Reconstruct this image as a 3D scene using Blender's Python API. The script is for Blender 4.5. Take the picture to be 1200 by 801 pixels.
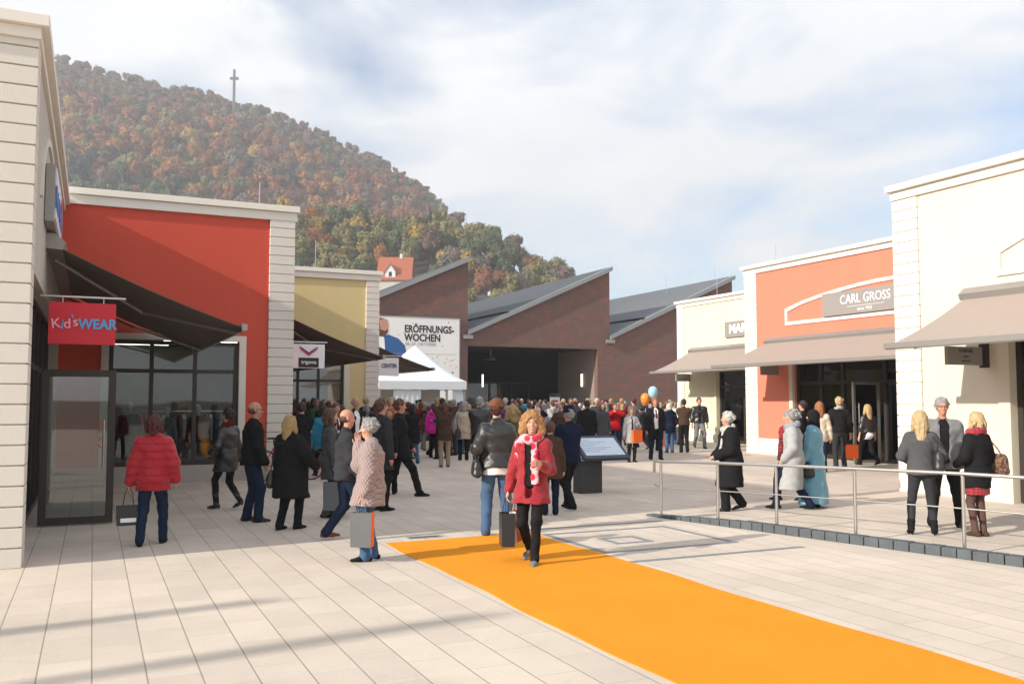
import bpy, math, random
import numpy as np
from mathutils import Vector, Matrix
for _o in list(bpy.data.objects): bpy.data.objects.remove(_o, do_unlink=True)
C = bpy.context.scene.collection
SC = bpy.context.scene
R = math.radians
random.seed(7); rng = np.random.default_rng(7)
# ---------------------------------------------------------------- camera
CAMH = 1.78
cam = bpy.data.objects.new('camera', bpy.data.cameras.new('camera')); C.objects.link(cam)
cam.location = (0, 0, CAMH); cam.rotation_euler = (R(90+3.7), 0, 0)
cam.data.sensor_width = 36; cam.data.lens = 1057/1200*36; cam.data.clip_end = 6000
SC.camera = cam
# ---------------------------------------------------------------- sky, sun, exposure
SUN_AZ = 57.0; SUN_EL = 24.0          # the light travels towards SUN_AZ (from +Y towards +X)
w = bpy.data.worlds.new('World'); SC.world = w; w.use_nodes = True
nt = w.node_tree; nt.nodes.clear()
out = nt.nodes.new('ShaderNodeOutputWorld'); bg = nt.nodes.new('ShaderNodeBackground')
sky = nt.nodes.new('ShaderNodeTexSky'); sky.sky_type = 'NISHITA'; sky.sun_disc = False
sky.sun_elevation = R(SUN_EL); sky.sun_rotation = R(SUN_AZ+180); sky.air_density = 1.0; sky.dust_density = .7; sky.ozone_density = 2.5
tc = nt.nodes.new('ShaderNodeTexCoord'); mp = nt.nodes.new('ShaderNodeMapping'); mp.inputs['Scale'].default_value = (1.1, 1.1, 3.0)
n1 = nt.nodes.new('ShaderNodeTexNoise'); n1.inputs['Scale'].default_value = 2.3; n1.inputs['Detail'].default_value = 9; n1.inputs['Roughness'].default_value = .55; n1.inputs['Distortion'].default_value = .35
rmp = nt.nodes.new('ShaderNodeValToRGB'); rmp.color_ramp.elements[0].position = .36; rmp.color_ramp.elements[1].position = .56
rmp.color_ramp.elements[0].color = (.12, .12, .12, 1); rmp.color_ramp.elements[1].color = (1, 1, 1, 1)
mixc = nt.nodes.new('ShaderNodeMix'); mixc.data_type = 'RGBA'
n2 = nt.nodes.new('ShaderNodeTexNoise'); n2.inputs['Scale'].default_value = 4.5; n2.inputs['Detail'].default_value = 7
rm2 = nt.nodes.new('ShaderNodeValToRGB'); rm2.color_ramp.elements[0].position = .35; rm2.color_ramp.elements[1].position = .7
rm2.color_ramp.elements[0].color = (5.1, 5.3, 5.5, 1); rm2.color_ramp.elements[1].color = (5.8, 5.85, 5.9, 1)
nt.links.new(tc.outputs['Generated'], mp.inputs['Vector']); nt.links.new(mp.outputs[0], n1.inputs['Vector']); nt.links.new(mp.outputs[0], n2.inputs['Vector'])
nt.links.new(n1.outputs['Fac'], rmp.inputs[0]); nt.links.new(rmp.outputs[0], mixc.inputs[0]); nt.links.new(n2.outputs['Fac'], rm2.inputs[0])
nt.links.new(sky.outputs[0], mixc.inputs[6]); nt.links.new(rm2.outputs[0], mixc.inputs[7])
nt.links.new(mixc.outputs[2], bg.inputs[0]); bg.inputs[1].default_value = .15
nt.links.new(bg.outputs[0], out.inputs[0])
sd = bpy.data.lights.new('sun', 'SUN'); sd.energy = 4.3; sd.angle = R(.9); sd.color = (1, .93, .82)
so = bpy.data.objects.new('sun', sd); C.objects.link(so)
ldir = Vector((math.sin(R(SUN_AZ))*math.cos(R(SUN_EL)), math.cos(R(SUN_AZ))*math.cos(R(SUN_EL)), -math.sin(R(SUN_EL))))
so.rotation_euler = ldir.to_track_quat('-Z', 'Y').to_euler(); so.location = (-30, -20, 30)
SC.view_settings.view_transform = 'Standard'; SC.view_settings.look = 'None'; SC.view_settings.exposure = .55; SC.view_settings.gamma = 1
try: SC.view_settings.use_curve_mapping = False
except Exception: pass
# ---------------------------------------------------------------- frames
TH = R(24.9); cT, sT = math.cos(TH), math.sin(TH)
def W(s, t, z=0): return Vector((s*cT - t*sT, s*sT + t*cT, z))     # street frame -> world
# ---------------------------------------------------------------- materials
MC = {}
def node(nt, kind, **kw):
    n = nt.nodes.new(kind)
    for k, v in kw.items():
        if k.startswith('_'): setattr(n, k[1:], v)
        else: n.inputs[k.replace('_', ' ')].default_value = v
    return n
def M(name, col, rough=.65, metal=0, var=.10, vscale=3.0, bump=0.0, bscale=60, spec=.4, sheen=0, coat=0, emit=None, estr=1, stretch=None):
    if name in MC: return MC[name]
    m = bpy.data.materials.new(name); m.use_nodes = True; MC[name] = m
    nt = m.node_tree; b = nt.nodes['Principled BSDF']
    b.inputs['Roughness'].default_value = rough; b.inputs['Metallic'].default_value = metal
    b.inputs['Specular IOR Level'].default_value = spec
    if sheen: b.inputs['Sheen Weight'].default_value = sheen
    if coat: b.inputs['Coat Weight'].default_value = coat; b.inputs['Coat Roughness'].default_value = .15
    t = node(nt, 'ShaderNodeTexCoord')
    n = node(nt, 'ShaderNodeTexNoise', Scale=vscale, Detail=5.0, Roughness=.6)
    src = t.outputs['Object']
    if stretch: mpp = node(nt, 'ShaderNodeMapping'); mpp.inputs['Scale'].default_value = (1, 1, stretch); nt.links.new(src, mpp.inputs[0]); src = mpp.outputs[0]
    nt.links.new(src, n.inputs['Vector'])
    mx = node(nt, 'ShaderNodeMix', _data_type='RGBA')
    mx.inputs[6].default_value = (*[c*(1-var) for c in col], 1); mx.inputs[7].default_value = (*[min(1, c*(1+var)) for c in col], 1)
    nt.links.new(n.outputs['Fac'], mx.inputs[0]); nt.links.new(mx.outputs[2], b.inputs['Base Color'])
    if bump:
        n2 = node(nt, 'ShaderNodeTexNoise', Scale=bscale, Detail=4.0, Roughness=.6)
        nt.links.new(src, n2.inputs['Vector'])
        bp = node(nt, 'ShaderNodeBump', Strength=min(1, bump), Distance=.01*max(1, bump))
        nt.links.new(n2.outputs['Fac'], bp.inputs['Height']); nt.links.new(bp.outputs[0], b.inputs['Normal'])
    if emit: b.inputs['Emission Color'].default_value = (*emit, 1); b.inputs['Emission Strength'].default_value = estr
    return m
def glass_mat(name='shop_glass', tint=(.75, .8, .8), refl=.0):
    m = bpy.data.materials.new(name); m.use_nodes = True; nt = m.node_tree; nt.nodes.clear()
    o = node(nt, 'ShaderNodeOutputMaterial'); tr = node(nt, 'ShaderNodeBsdfTransparent'); tr.inputs[0].default_value = (*tint, 1)
    gl = node(nt, 'ShaderNodeBsdfGlossy', Roughness=.02); fr = node(nt, 'ShaderNodeFresnel', IOR=1.55)
    ad = node(nt, 'ShaderNodeMath', _operation='ADD'); ad.inputs[1].default_value = .01+refl; ad.use_clamp = True
    mx = node(nt, 'ShaderNodeMixShader')
    tc = node(nt, 'ShaderNodeTexCoord'); nn = node(nt, 'ShaderNodeTexNoise', Scale=.8, Detail=1.0); bp = node(nt, 'ShaderNodeBump', Strength=.08, Distance=.05)
    nt.links.new(tc.outputs['Object'], nn.inputs['Vector']); nt.links.new(nn.outputs['Fac'], bp.inputs['Height']); nt.links.new(bp.outputs[0], gl.inputs['Normal'])
    nt.links.new(fr.outputs[0], ad.inputs[0]); nt.links.new(ad.outputs[0], mx.inputs[0]); nt.links.new(tr.outputs[0], mx.inputs[1]); nt.links.new(gl.outputs[0], mx.inputs[2])
    nt.links.new(mx.outputs[0], o.inputs[0]); return m
GLASS = glass_mat()
DGLASS = glass_mat('reflective_glass', (.6, .64, .64), .07)
def street_coords(nt):
    g = node(nt, 'ShaderNodeNewGeometry'); mp = node(nt, 'ShaderNodeMapping'); mp.inputs['Rotation'].default_value = (0, 0, -TH)
    nt.links.new(g.outputs['Position'], mp.inputs['Vector']); sp = node(nt, 'ShaderNodeSeparateXYZ'); nt.links.new(mp.outputs[0], sp.inputs[0]); return mp, sp
def paving_mat():
    m = bpy.data.materials.new('paving_slabs'); m.use_nodes = True; nt = m.node_tree; b = nt.nodes['Principled BSDF']
    mp, sp = street_coords(nt)
    cb = node(nt, 'ShaderNodeCombineXYZ'); a = node(nt, 'ShaderNodeMath', _operation='ADD'); a.inputs[1].default_value = .28+.325*60
    a2 = node(nt, 'ShaderNodeMath', _operation='ADD'); a2.inputs[1].default_value = 60
    nt.links.new(sp.outputs['X'], a.inputs[0]); nt.links.new(sp.outputs['Y'], a2.inputs[0]); nt.links.new(a2.outputs[0], cb.inputs[0]); nt.links.new(a.outputs[0], cb.inputs[1])
    br = node(nt, 'ShaderNodeTexBrick', Scale=1.0); br.inputs['Brick Width'].default_value = .66; br.inputs['Row Height'].default_value = .325
    br.inputs['Mortar Size'].default_value = .0035; br.inputs['Mortar Smooth'].default_value = .3; br.offset = .5
    br.inputs['Color1'].default_value = (.61, .525, .44, 1); br.inputs['Color2'].default_value = (.545, .465, .39, 1); br.inputs['Mortar'].default_value = (.40, .35, .29, 1)
    nt.links.new(cb.outputs[0], br.inputs['Vector'])
    # the long joints are wider and darker than the cross joints
    md = node(nt, 'ShaderNodeMath', _operation='MODULO'); md.inputs[1].default_value = .325; nt.links.new(a.outputs[0], md.inputs[0])
    pp = node(nt, 'ShaderNodeMath', _operation='PINGPONG'); pp.inputs[1].default_value = .1625; nt.links.new(md.outputs[0], pp.inputs[0])
    lt = node(nt, 'ShaderNodeMapRange'); lt.inputs[1].default_value = .003; lt.inputs[2].default_value = .0065; lt.inputs[3].default_value = 1; lt.inputs[4].default_value = 0
    nt.links.new(pp.outputs[0], lt.inputs[0])
    mj = node(nt, 'ShaderNodeMix', _data_type='RGBA'); mj.inputs[7].default_value = (.30, .255, .205, 1)
    nt.links.new(lt.outputs[0], mj.inputs[0]); nt.links.new(br.outputs['Color'], mj.inputs[6])
    # weathering
    n = node(nt, 'ShaderNodeTexNoise', Scale=.7, Detail=8.0, Roughness=.65); nt.links.new(mp.outputs[0], n.inputs['Vector'])
    n3 = node(nt, 'ShaderNodeTexNoise', Scale=38.0, Detail=4.0, Roughness=.7); nt.links.new(mp.outputs[0], n3.inputs['Vector'])
    r1 = node(nt, 'ShaderNodeMapRange'); r1.inputs[1].default_value = .3; r1.inputs[2].default_value = .7; r1.inputs[3].default_value = .86; r1.inputs[4].default_value = 1.06; nt.links.new(n.outputs['Fac'], r1.inputs[0])
    r3 = node(nt, 'ShaderNodeMapRange'); r3.inputs[1].default_value = .3; r3.inputs[2].default_value = .7; r3.inputs[3].default_value = .93; r3.inputs[4].default_value = 1.05; nt.links.new(n3.outputs['Fac'], r3.inputs[0])
    mu = node(nt, 'ShaderNodeMath', _operation='MULTIPLY'); nt.links.new(r1.outputs[0], mu.inputs[0]); nt.links.new(r3.outputs[0], mu.inputs[1])
    vm = node(nt, 'ShaderNodeVectorMath', _operation='SCALE'); nt.links.new(mj.outputs[2], vm.inputs[0]); nt.links.new(mu.outputs[0], vm.inputs['Scale'])
    vo = node(nt, 'ShaderNodeTexVoronoi', Scale=1.9); nt.links.new(mp.outputs[0], vo.inputs['Vector']); vr = node(nt, 'ShaderNodeMapRange'); vr.inputs[1].default_value = .022; vr.inputs[2].default_value = .045; vr.inputs[3].default_value = .72; vr.inputs[4].default_value = 1; nt.links.new(vo.outputs['Distance'], vr.inputs[0])
    n4 = node(nt, 'ShaderNodeTexNoise', Scale=2.6, Detail=10.0, Roughness=.75, Distortion=.8); nt.links.new(mp.outputs[0], n4.inputs['Vector']); r4 = node(nt, 'ShaderNodeMapRange'); r4.inputs[1].default_value = .58; r4.inputs[2].default_value = .72; r4.inputs[3].default_value = 1; r4.inputs[4].default_value = .84; nt.links.new(n4.outputs['Fac'], r4.inputs[0])
    m4 = node(nt, 'ShaderNodeMath', _operation='MULTIPLY'); nt.links.new(vr.outputs[0], m4.inputs[0]); nt.links.new(r4.outputs[0], m4.inputs[1]); vm2 = node(nt, 'ShaderNodeVectorMath', _operation='SCALE'); nt.links.new(vm.outputs[0], vm2.inputs[0]); nt.links.new(m4.outputs[0], vm2.inputs['Scale'])
    nt.links.new(vm2.outputs[0], b.inputs['Base Color']); b.inputs['Roughness'].default_value = .8; b.inputs['Specular IOR Level'].default_value = .25
    bp = node(nt, 'ShaderNodeBump', Strength=.35, Distance=.004); ad = node(nt, 'ShaderNodeMath', _operation='SUBTRACT'); nt.links.new(n3.outputs['Fac'], ad.inputs[0]); nt.links.new(lt.outputs[0], ad.inputs[1])
    nt.links.new(ad.outputs[0], bp.inputs['Height']); nt.links.new(bp.outputs[0], b.inputs['Normal']); return m
def brick_mat():
    m = bpy.data.materials.new('brown_brick'); m.use_nodes = True; nt = m.node_tree; b = nt.nodes['Principled BSDF']
    t = node(nt, 'ShaderNodeTexCoord'); mp = node(nt, 'ShaderNodeMapping'); mp.inputs['Rotation'].default_value = (R(90), 0, 0); nt.links.new(t.outputs['Object'], mp.inputs[0])
    sp = node(nt, 'ShaderNodeSeparateXYZ'); nt.links.new(t.outputs['Object'], sp.inputs[0])
    ad = node(nt, 'ShaderNodeMath', _operation='ADD'); nt.links.new(sp.outputs['X'], ad.inputs[0]); nt.links.new(sp.outputs['Y'], ad.inputs[1])
    cb = node(nt, 'ShaderNodeCombineXYZ'); nt.links.new(ad.outputs[0], cb.inputs[0]); nt.links.new(sp.outputs['Z'], cb.inputs[1])
    br = node(nt, 'ShaderNodeTexBrick', Scale=1.0); br.inputs['Brick Width'].default_value = .62; br.inputs['Row Height'].default_value = .2; br.inputs['Mortar Size'].default_value = .012; br.inputs['Bias'].default_value = -.1
    br.inputs['Color1'].default_value = (.25, .08, .056, 1); br.inputs['Color2'].default_value = (.14, .08, .062, 1); br.inputs['Mortar'].default_value = (.15, .12, .11, 1)
    nt.links.new(cb.outputs[0], br.inputs['Vector'])
    n = node(nt, 'ShaderNodeTexNoise', Scale=1.6, Detail=9.0, Roughness=.8); nt.links.new(cb.outputs[0], n.inputs['Vector'])
    rr = node(nt, 'ShaderNodeMapRange'); rr.inputs[1].default_value = .40; rr.inputs[2].default_value = .62; nt.links.new(n.outputs['Fac'], rr.inputs[0])
    mx = node(nt, 'ShaderNodeMix', _data_type='RGBA'); mx.inputs[6].default_value = (.125, .083, .070, 1); nt.links.new(rr.outputs[0], mx.inputs[0]); nt.links.new(br.outputs['Color'], mx.inputs[7])
    nt.links.new(mx.outputs[2], b.inputs['Base Color']); b.inputs['Roughness'].default_value = .85; return m
PAVE = paving_mat(); BRICK = brick_mat()
def stucco(name, col, var=.06): return M(name, col, .88, var=var+.03, vscale=1.7, bump=.25, bscale=90, spec=.2, stretch=.22)
RED = stucco('red_render', (.56, .085, .053)); YEL = stucco('yellow_render', (.62, .50, .25)); CREAM = stucco('cream_render', (.64, .565, .455))
PYEL = stucco('pale_yellow_render', (.70, .63, .45)); CORAL = stucco('coral_render', (.66, .20, .13)); WHITE = stucco('white_render', (.66, .61, .54), .04); GBEIGE = stucco('grey_beige_render', (.50, .455, .40))
COPE = M('coping_paint', (.74, .69, .61), .6, var=.05, vscale=2)
FRAME = M('dark_bronze_frame', (.045, .038, .033), .45, .3, var=.15)
AWN = M('taupe_awning_canvas', (.30, .235, .195), .85, var=.06, bump=.3, bscale=300, sheen=.2)
AWNB = M('brown_awning_canvas', (.15, .12, .10), .85, var=.08, bump=.3, bscale=300)
ALU = M('painted_aluminium', (.32, .30, .28), .45, .5, var=.05)
STEEL = M('brushed_steel', (.52, .50, .47), .33, .95, var=.08, vscale=20)
ROOF = M('grey_metal_roof', (.22, .23, .245), .6, .1, var=.10, vscale=.5)
DARK = M('dark_interior', (.035, .032, .03), .8, var=.2); FLOORI = M('shop_floor', (.16, .15, .14), .4, var=.1)
GREY = M('grey_sign_panel', (.27, .245, .225), .5, var=.04); WPAINT = M('white_paint', (.8, .8, .8), .5, var=.03); BLACK = M('black_paint', (.015, .015, .017), .5)
TUBE = M('lamp_tube', (.9, .9, .85), .5, emit=(1, .95, .85), estr=7)
# ---------------------------------------------------------------- mesh building
class MB:
    def __init__(s): s.v = []; s.f = []
    def add(s, vs, fs):
        n = len(s.v); s.v += [tuple(v) for v in vs]; s.f += [tuple(i+n for i in f) for f in fs]; return s
    def box(s, x0, x1, y0, y1, z0, z1):
        x0, x1 = sorted((x0, x1)); y0, y1 = sorted((y0, y1)); z0, z1 = sorted((z0, z1))
        vs = [(x, y, z) for z in (z0, z1) for y in (y0, y1) for x in (x0, x1)]
        return s.add(vs, [(0, 2, 3, 1), (4, 5, 7, 6), (0, 1, 5, 4), (2, 6, 7, 3), (0, 4, 6, 2), (1, 3, 7, 5)])
    def prism(s, poly, ext):
        n = len(poly); e = Vector(ext); a = [Vector(p) for p in poly]; vs = a + [p+e for p in a]
        fs = [tuple(range(n))[::-1], tuple(range(n, 2*n))] + [(i, (i+1) % n, n+(i+1) % n, n+i) for i in range(n)]
        return s.add(vs, fs)
    def tube(s, path, r, n=8, r1=None, cap=True):
        path = [Vector(p) for p in path]; rings = []; m = len(path)
        for i, p in enumerate(path):
            d = (path[min(i+1, m-1)] - path[max(i-1, 0)]).normalized()
            u = d.orthogonal().normalized() if i == 0 else (pu - d*pu.dot(d)).normalized()
            pu = u; v = d.cross(u); rr = r if r1 is None else r + (r1-r)*i/(m-1)
            rings.append([p + (u*math.cos(2*math.pi*k/n) + v*math.sin(2*math.pi*k/n))*rr for k in range(n)])
        vs = [q for g in rings for q in g]
        fs = [(i*n+k, i*n+(k+1) % n, (i+1)*n+(k+1) % n, (i+1)*n+k) for i in range(m-1) for k in range(n)]
        if cap: fs += [tuple(range(n))[::-1], tuple(range((m-1)*n, m*n))]
        return s.add(vs, fs)
    def lathe(s, prof, c=(0, 0, 0), n=20):
        vs = [(c[0]+r*math.cos(2*math.pi*k/n), c[1]+r*math.sin(2*math.pi*k/n), c[2]+z) for r, z in prof for k in range(n)]
        fs = [(i*n+k, i*n+(k+1) % n, (i+1)*n+(k+1) % n, (i+1)*n+k) for i in range(len(prof)-1) for k in range(n)]
        return s.add(vs, fs)
    def wall(s, axis, pos, th, u0, u1, z0, z1, holes=()):
        """wall slab; axis 's' = plane of constant s (u runs along t); holes (u0,u1,z0,z1)"""
        us = sorted({u0, u1, *[h[0] for h in holes], *[h[1] for h in holes]}); zs = sorted({z0, z1, *[h[2] for h in holes], *[h[3] for h in holes]})
        for a, b in zip(us, us[1:]):
            for c, d in zip(zs, zs[1:]):
                um, zm = (a+b)/2, (c+d)/2
                if any(h[0] < um < h[1] and h[2] < zm < h[3] for h in holes): continue
                if axis == 's': s.box(pos, pos+th, a, b, c, d)
                else: s.box(a, b, pos, pos+th, c, d)
        return s
    def frame(s, axis, pos, th, u0, u1, z0, z1, w, us=(), zs=(), bottom=True):
        """rectangular frame of width w with mullions at us and transoms at zs"""
        B = (lambda a, b, c, d, q=0: s.box(pos+q, pos+th-q, a, b, c, d)) if axis == 's' else (lambda a, b, c, d, q=0: s.box(a, b, pos+q, pos+th-q, c, d))
        B(u0, u0+w, z0, z1); B(u1-w, u1, z0, z1); B(u0+w, u1-w, z1-w, z1)
        if bottom: B(u0+w, u1-w, z0, z0+w)
        lo = z0+(w if bottom else 0)
        for u in us: B(u-w/2, u+w/2, lo, z1-w)
        for z in zs: B(u0+w, u1-w, z-w/2, z+w/2, .004*(1 if th > 0 else -1))
        return s
    def build(s, name, mat, parent=None, smooth=False, bevel=0):
        me = bpy.data.meshes.new(name); o3 = Vector(parent['o3']) if parent is not None and 'o3' in parent else Vector((0, 0, 0))
        V = [(v[0]-o3.x, v[1]-o3.y, v[2]-o3.z) for v in s.v]
        me.from_pydata(V, [], s.f); me.materials.append(mat)
        if smooth: me.polygons.foreach_set('use_smooth', [True]*len(me.polygons))
        me.update(); o = bpy.data.objects.new(name, me); C.objects.link(o)
        if parent is not None: o.parent = parent; o['o3'] = tuple(o3)
        if bevel:
            bm = o.modifiers.new('bevel', 'BEVEL'); bm.width = bevel; bm.segments = 2; bm.limit_method = 'ANGLE'
        return o
def tag(o, label, cat, group=None, kind=None):
    if label: o['label'] = label
    if cat: o['category'] = cat
    if group: o['group'] = group
    if kind: o['kind'] = kind
    return o
def thing(name, label, cat, s, t, z=0, group=None):
    """Empty in the street frame; its parts are modelled in street coordinates"""
    o = bpy.data.objects.new(name, None); C.objects.link(o); o.location = W(s, t, z); o.rotation_euler = (0, 0, TH); o['o3'] = (s, t, z); o.empty_display_size = .2
    return tag(o, label, cat, group)
def street(o): o.rotation_euler = (0, 0, TH); return o          # a parentless mesh modelled in street coordinates
def text_obj(body, size, mat, parent, at, face='-t', name='lettering', ext=.006, bold=0, align='CENTER', sx=1, tilt=0):
    cu = bpy.data.curves.new('t', 'FONT'); cu.body = body; cu.size = size; cu.extrude = ext; cu.offset = bold; cu.align_x = align; cu.align_y = 'CENTER'; cu.resolution_u = 3
    to = bpy.data.objects.new('t', cu); C.objects.link(to); dg = bpy.context.evaluated_depsgraph_get()
    me = bpy.data.meshes.new_from_object(to.evaluated_get(dg)); bpy.data.objects.remove(to); me.name = name
    if face == '-t': mm = Matrix(((1, 0, 0), (0, 0, -1), (0, 1, 0)))
    elif face == '-s': mm = Matrix(((0, 0, -1), (-1, 0, 0), (0, 1, 0)))
    elif face == '+s': mm = Matrix(((0, 0, 1), (1, 0, 0), (0, 1, 0)))
    else: mm = face
    o3 = Vector(parent['o3']); tl = Matrix.Rotation(tilt, 3, 'Z')
    for v in me.vertices: v.co = mm @ (tl @ Vector((v.co.x*sx, v.co.y, v.co.z))) + Vector(at) - o3
    me.materials.clear(); me.materials.append(mat); me.update()
    o = bpy.data.objects.new(name, me); C.objects.link(o); o.parent = parent; o['o3'] = tuple(o3); return o
# ================================================================ THE SETTING
g = MB(); g.box(-2500, 2500, -1500, 3500, -1.0, -.012); o = g.build('ground', M('far_ground', (.13, .13, .09), .9, var=.3, vscale=.02)); tag(o, None, None, kind='structure')
g = MB(); g.box(-32, 60, -30, 92, -.3, 0); o = street(g.build('plaza', PAVE)); tag(o, None, None, kind='structure')
# dark inlaid bands
SLATE = M('slate_paving', (.20, .21, .22), .7, var=.25, vscale=6, bump=.4)
ib = MB()
def ring(s0, s1, t0, t1, w, z=.004):
    ib.box(s0, s1, t0, t0+w, -.02, z); ib.box(s0, s1, t1-w, t1, -.02, z); ib.box(s0, s0+w, t0+w, t1-w, -.02, z); ib.box(s1-w, s1, t0+w, t1-w, -.02, z)
ring(5.46, 7.42, 9.2, 10.86, .085); ring(5.95, 6.5, 9.72, 10.24, .085)
ib.box(5.42, 7.9, 8.56, 8.65, -.02, .004); ib.box(5.1, 7.7, 11.27, 11.36, -.02, .004)
tag(street(ib.build('paving_inlay', SLATE)), None, None, kind='structure')
# drain slot at the head of the carpet
t = thing('drain_grate', 'narrow dark metal drain grate at the far left end of the orange carpet', 'drain', 4.0, 11.3)
m = MB().box(3.75, 4.22, 11.2, 11.23, .0, .006).box(3.75, 4.22, 11.33, 11.36, .0, .006).box(3.75, 3.78, 11.23, 11.33, 0, .006).box(4.19, 4.22, 11.23, 11.33, 0, .006); m.build('frame', ALU, t)
m = MB()
for k in range(14): m.box(3.795+k*.028, 3.81+k*.028, 11.23, 11.33, .0005, .004)
m.build('grille', BLACK, t)
# carpet with a faintly wavy rim
def carpet():
    V = []; F = []; ns, ntt = 14, 90; s0, s1, t0, t1 = 3.36, 5.42, -4.0, 11.02
    for j in range(ntt+1):
        for i in range(ns+1):
            tt = t0+(t1-t0)*j/ntt; e = .018*math.sin(tt*1.7)+.01*math.sin(tt*4.1+1)
            ss = s0+(s1-s0)*i/ns + e*(1 if i in (0, ns) else .5); z = .009+.005*math.sin(tt*2.3+ss*3)+.003*math.sin(tt*5.1-ss*2.2)
            if i in (0, ns) or j == ntt: z = .007
            V.append((ss, tt+(.02*math.sin(ss*3) if j == ntt else 0), z))
    top = len(V); V += [(v[0], v[1], .001) for v in V]; q = ns+1
    for j in range(ntt):
        for i in range(ns): F.append((j*q+i, j*q+i+1, (j+1)*q+i+1, (j+1)*q+i))
    rim = [i for i in range(q)] + [j*q+ns for j in range(1, ntt+1)] + [ntt*q+i for i in range(ns-1, -1, -1)] + [j*q for j in range(ntt-1, 0, -1)]
    for a, b in zip(rim, rim[1:]+rim[:1]): F.append((b, a, a+top, b+top))
    m = MB(); m.add(V, F); return m
ORC = M('orange_carpet', (.80, .305, .03), .97, var=.09, vscale=1.3, bump=1.0, bscale=160, spec=.02)
tag(street(carpet().build('carpet', ORC)), 'long orange carpet laid across the pale plaza paving', 'carpet')
# kerb of dark setts on the slanting edge of the raised walk
K0 = Vector((7.8, 11.9)); K1 = Vector((9.75, 3.6)); kd = (K1-K0).normalized(); kn = Vector((-kd.y, kd.x)); kl = (K1-K0).length
if kn.x < 0: kn = -kn
km = MB(); u = 0; i = 0
while u < kl:
    L = .17+.03*random.random(); hh = .03+.075*min(1, u/1.8)+.006*random.random(); d = .006*random.random()
    a = K0+kd*(u+.005)+kn*d; b = K0+kd*(u+L-.006)+kn*d; wv = kn*.17
    km.prism([(a.x, a.y, -.05), (b.x, b.y, -.05), (b.x+wv.x, b.y+wv.y, -.05), (a.x+wv.x, a.y+wv.y, -.05)], (0, 0, .05+hh)); u += L
o = street(km.build('kerb', M('blue_grey_setts', (.085, .095, .105), .75, var=.4, vscale=5, bump=.8, bscale=40), bevel=.008)); tag(o, None, None, kind='structure')
# ---------------------------------------------------------------- shops
def coping(mb, s0, s1, t0, t1, z, o=.12):
    mb.box(s0-o, s1+o, t0-o, t1+o, z, z+.13)
    return mb
def quoin(mb, s0, s1, t0, t1, z1, bh=.213, g=.016, proud=.03):
    mb.box(s0+proud, s1-proud, t0+proud, t1-proud, .02, z1)
    z = .0
    while z < z1-.05:
        mb.box(s0, s1, t0, t1, z+.001, min(z+bh-g, z1)); z += bh
def interior(par, s0, s1, t0, t1, z1, wallm, lights, name='interior'):
    """open room behind a glazed front: back, side walls, ceiling, floor"""
    m = MB(); m.box(s0, s1, t0, t1, z1, z1+.1).box(s0-.1, s0, t0, t1, .02, z1+.1).box(s1, s1+.1, t0, t1, .02, z1+.1)
    m.box(s0-.1, s1+.1, t1, t1+.1, .02, z1+.1); m.build('shop_interior', wallm, par)
    MB().box(s0, s1, t0, t1, .004, .02).build('shop_floor', FLOORI, par)
    for (a, b, c, d) in lights: MB().box(a, b, c, d, z1-.06, z1-.012).build('ceiling_light', TUBE, par)
INW = M('shop_interior_wall', (.20, .175, .15), .8, var=.3, vscale=.8)
def awning(par, side, t0, t1, wall_s, front_s, zt, zb, canvas, inset=.0):
    """retractable awning fixed to a face of constant s, canvas sloping from the wall to the front bar"""
    n = 12; V = []; F = []; th = .012
    for k in range(2):
        for i in range(n+1):
            f = i/n; s = wall_s+(front_s-wall_s)*f; z = zt+(zb-zt)*f-.10*math.sin(math.pi*f)*.6-k*th
            V += [(s, t0, z), (s, t1, z)]
    q = 2*(n+1)
    for i in range(n): F += [(2*i, 2*i+1, 2*i+3, 2*i+2), (q+2*i, q+2*i+2, q+2*i+3, q+2*i+1), (2*i, 2*i+2, q+2*i+2, q+2*i), (2*i+1, q+2*i+1, q+2*i+3, 2*i+3)]
    F += [(0, q, q+1, 1), (2*n, 2*n+1, q+2*n+1, q+2*n)]
    m = MB(); m.add(V, F); a = m.build('awning', canvas, par, smooth=False)
    sg = 1 if front_s > wall_s else -1
    c = MB(); c.prism([(wall_s, t0-.06, zt-.12), (wall_s+sg*.22, t0-.06, zt-.13), (wall_s+sg*.26, t0-.06, zt-.02), (wall_s+sg*.1, t0-.06, zt+.1), (wall_s, t0-.06, zt+.1)], (0, t1-t0+.12, 0)); c.build('cassette', ALU, a)
    b = MB(); b.prism([(front_s-sg*.02, t0-.08, zb-.07), (front_s+sg*.06, t0-.08, zb-.05), (front_s+sg*.06, t0-.08, zb+.04), (front_s-sg*.03, t0-.08, zb+.05)], (0, t1-t0+.16, 0)); b.build('front_bar', ALU, a)
    for tt, sgn in ((t0+.5, 1), (t1-.5, -1)):
        el = ((wall_s+front_s)/2, tt+sgn*1.0, (zt+zb)/2-.28)
        MB().tube([(wall_s+sg*.1, tt, zt-.2), el, (front_s, tt, zb-.06)], .028, 8).build('folding_arm', ALU, a)
    return a
def rod(par, s, t, z0, h=.8):
    MB().tube([(s, t, z0), (s, t, z0+h)], .012, 6).build('lightning_rod', STEEL, par)
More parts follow.
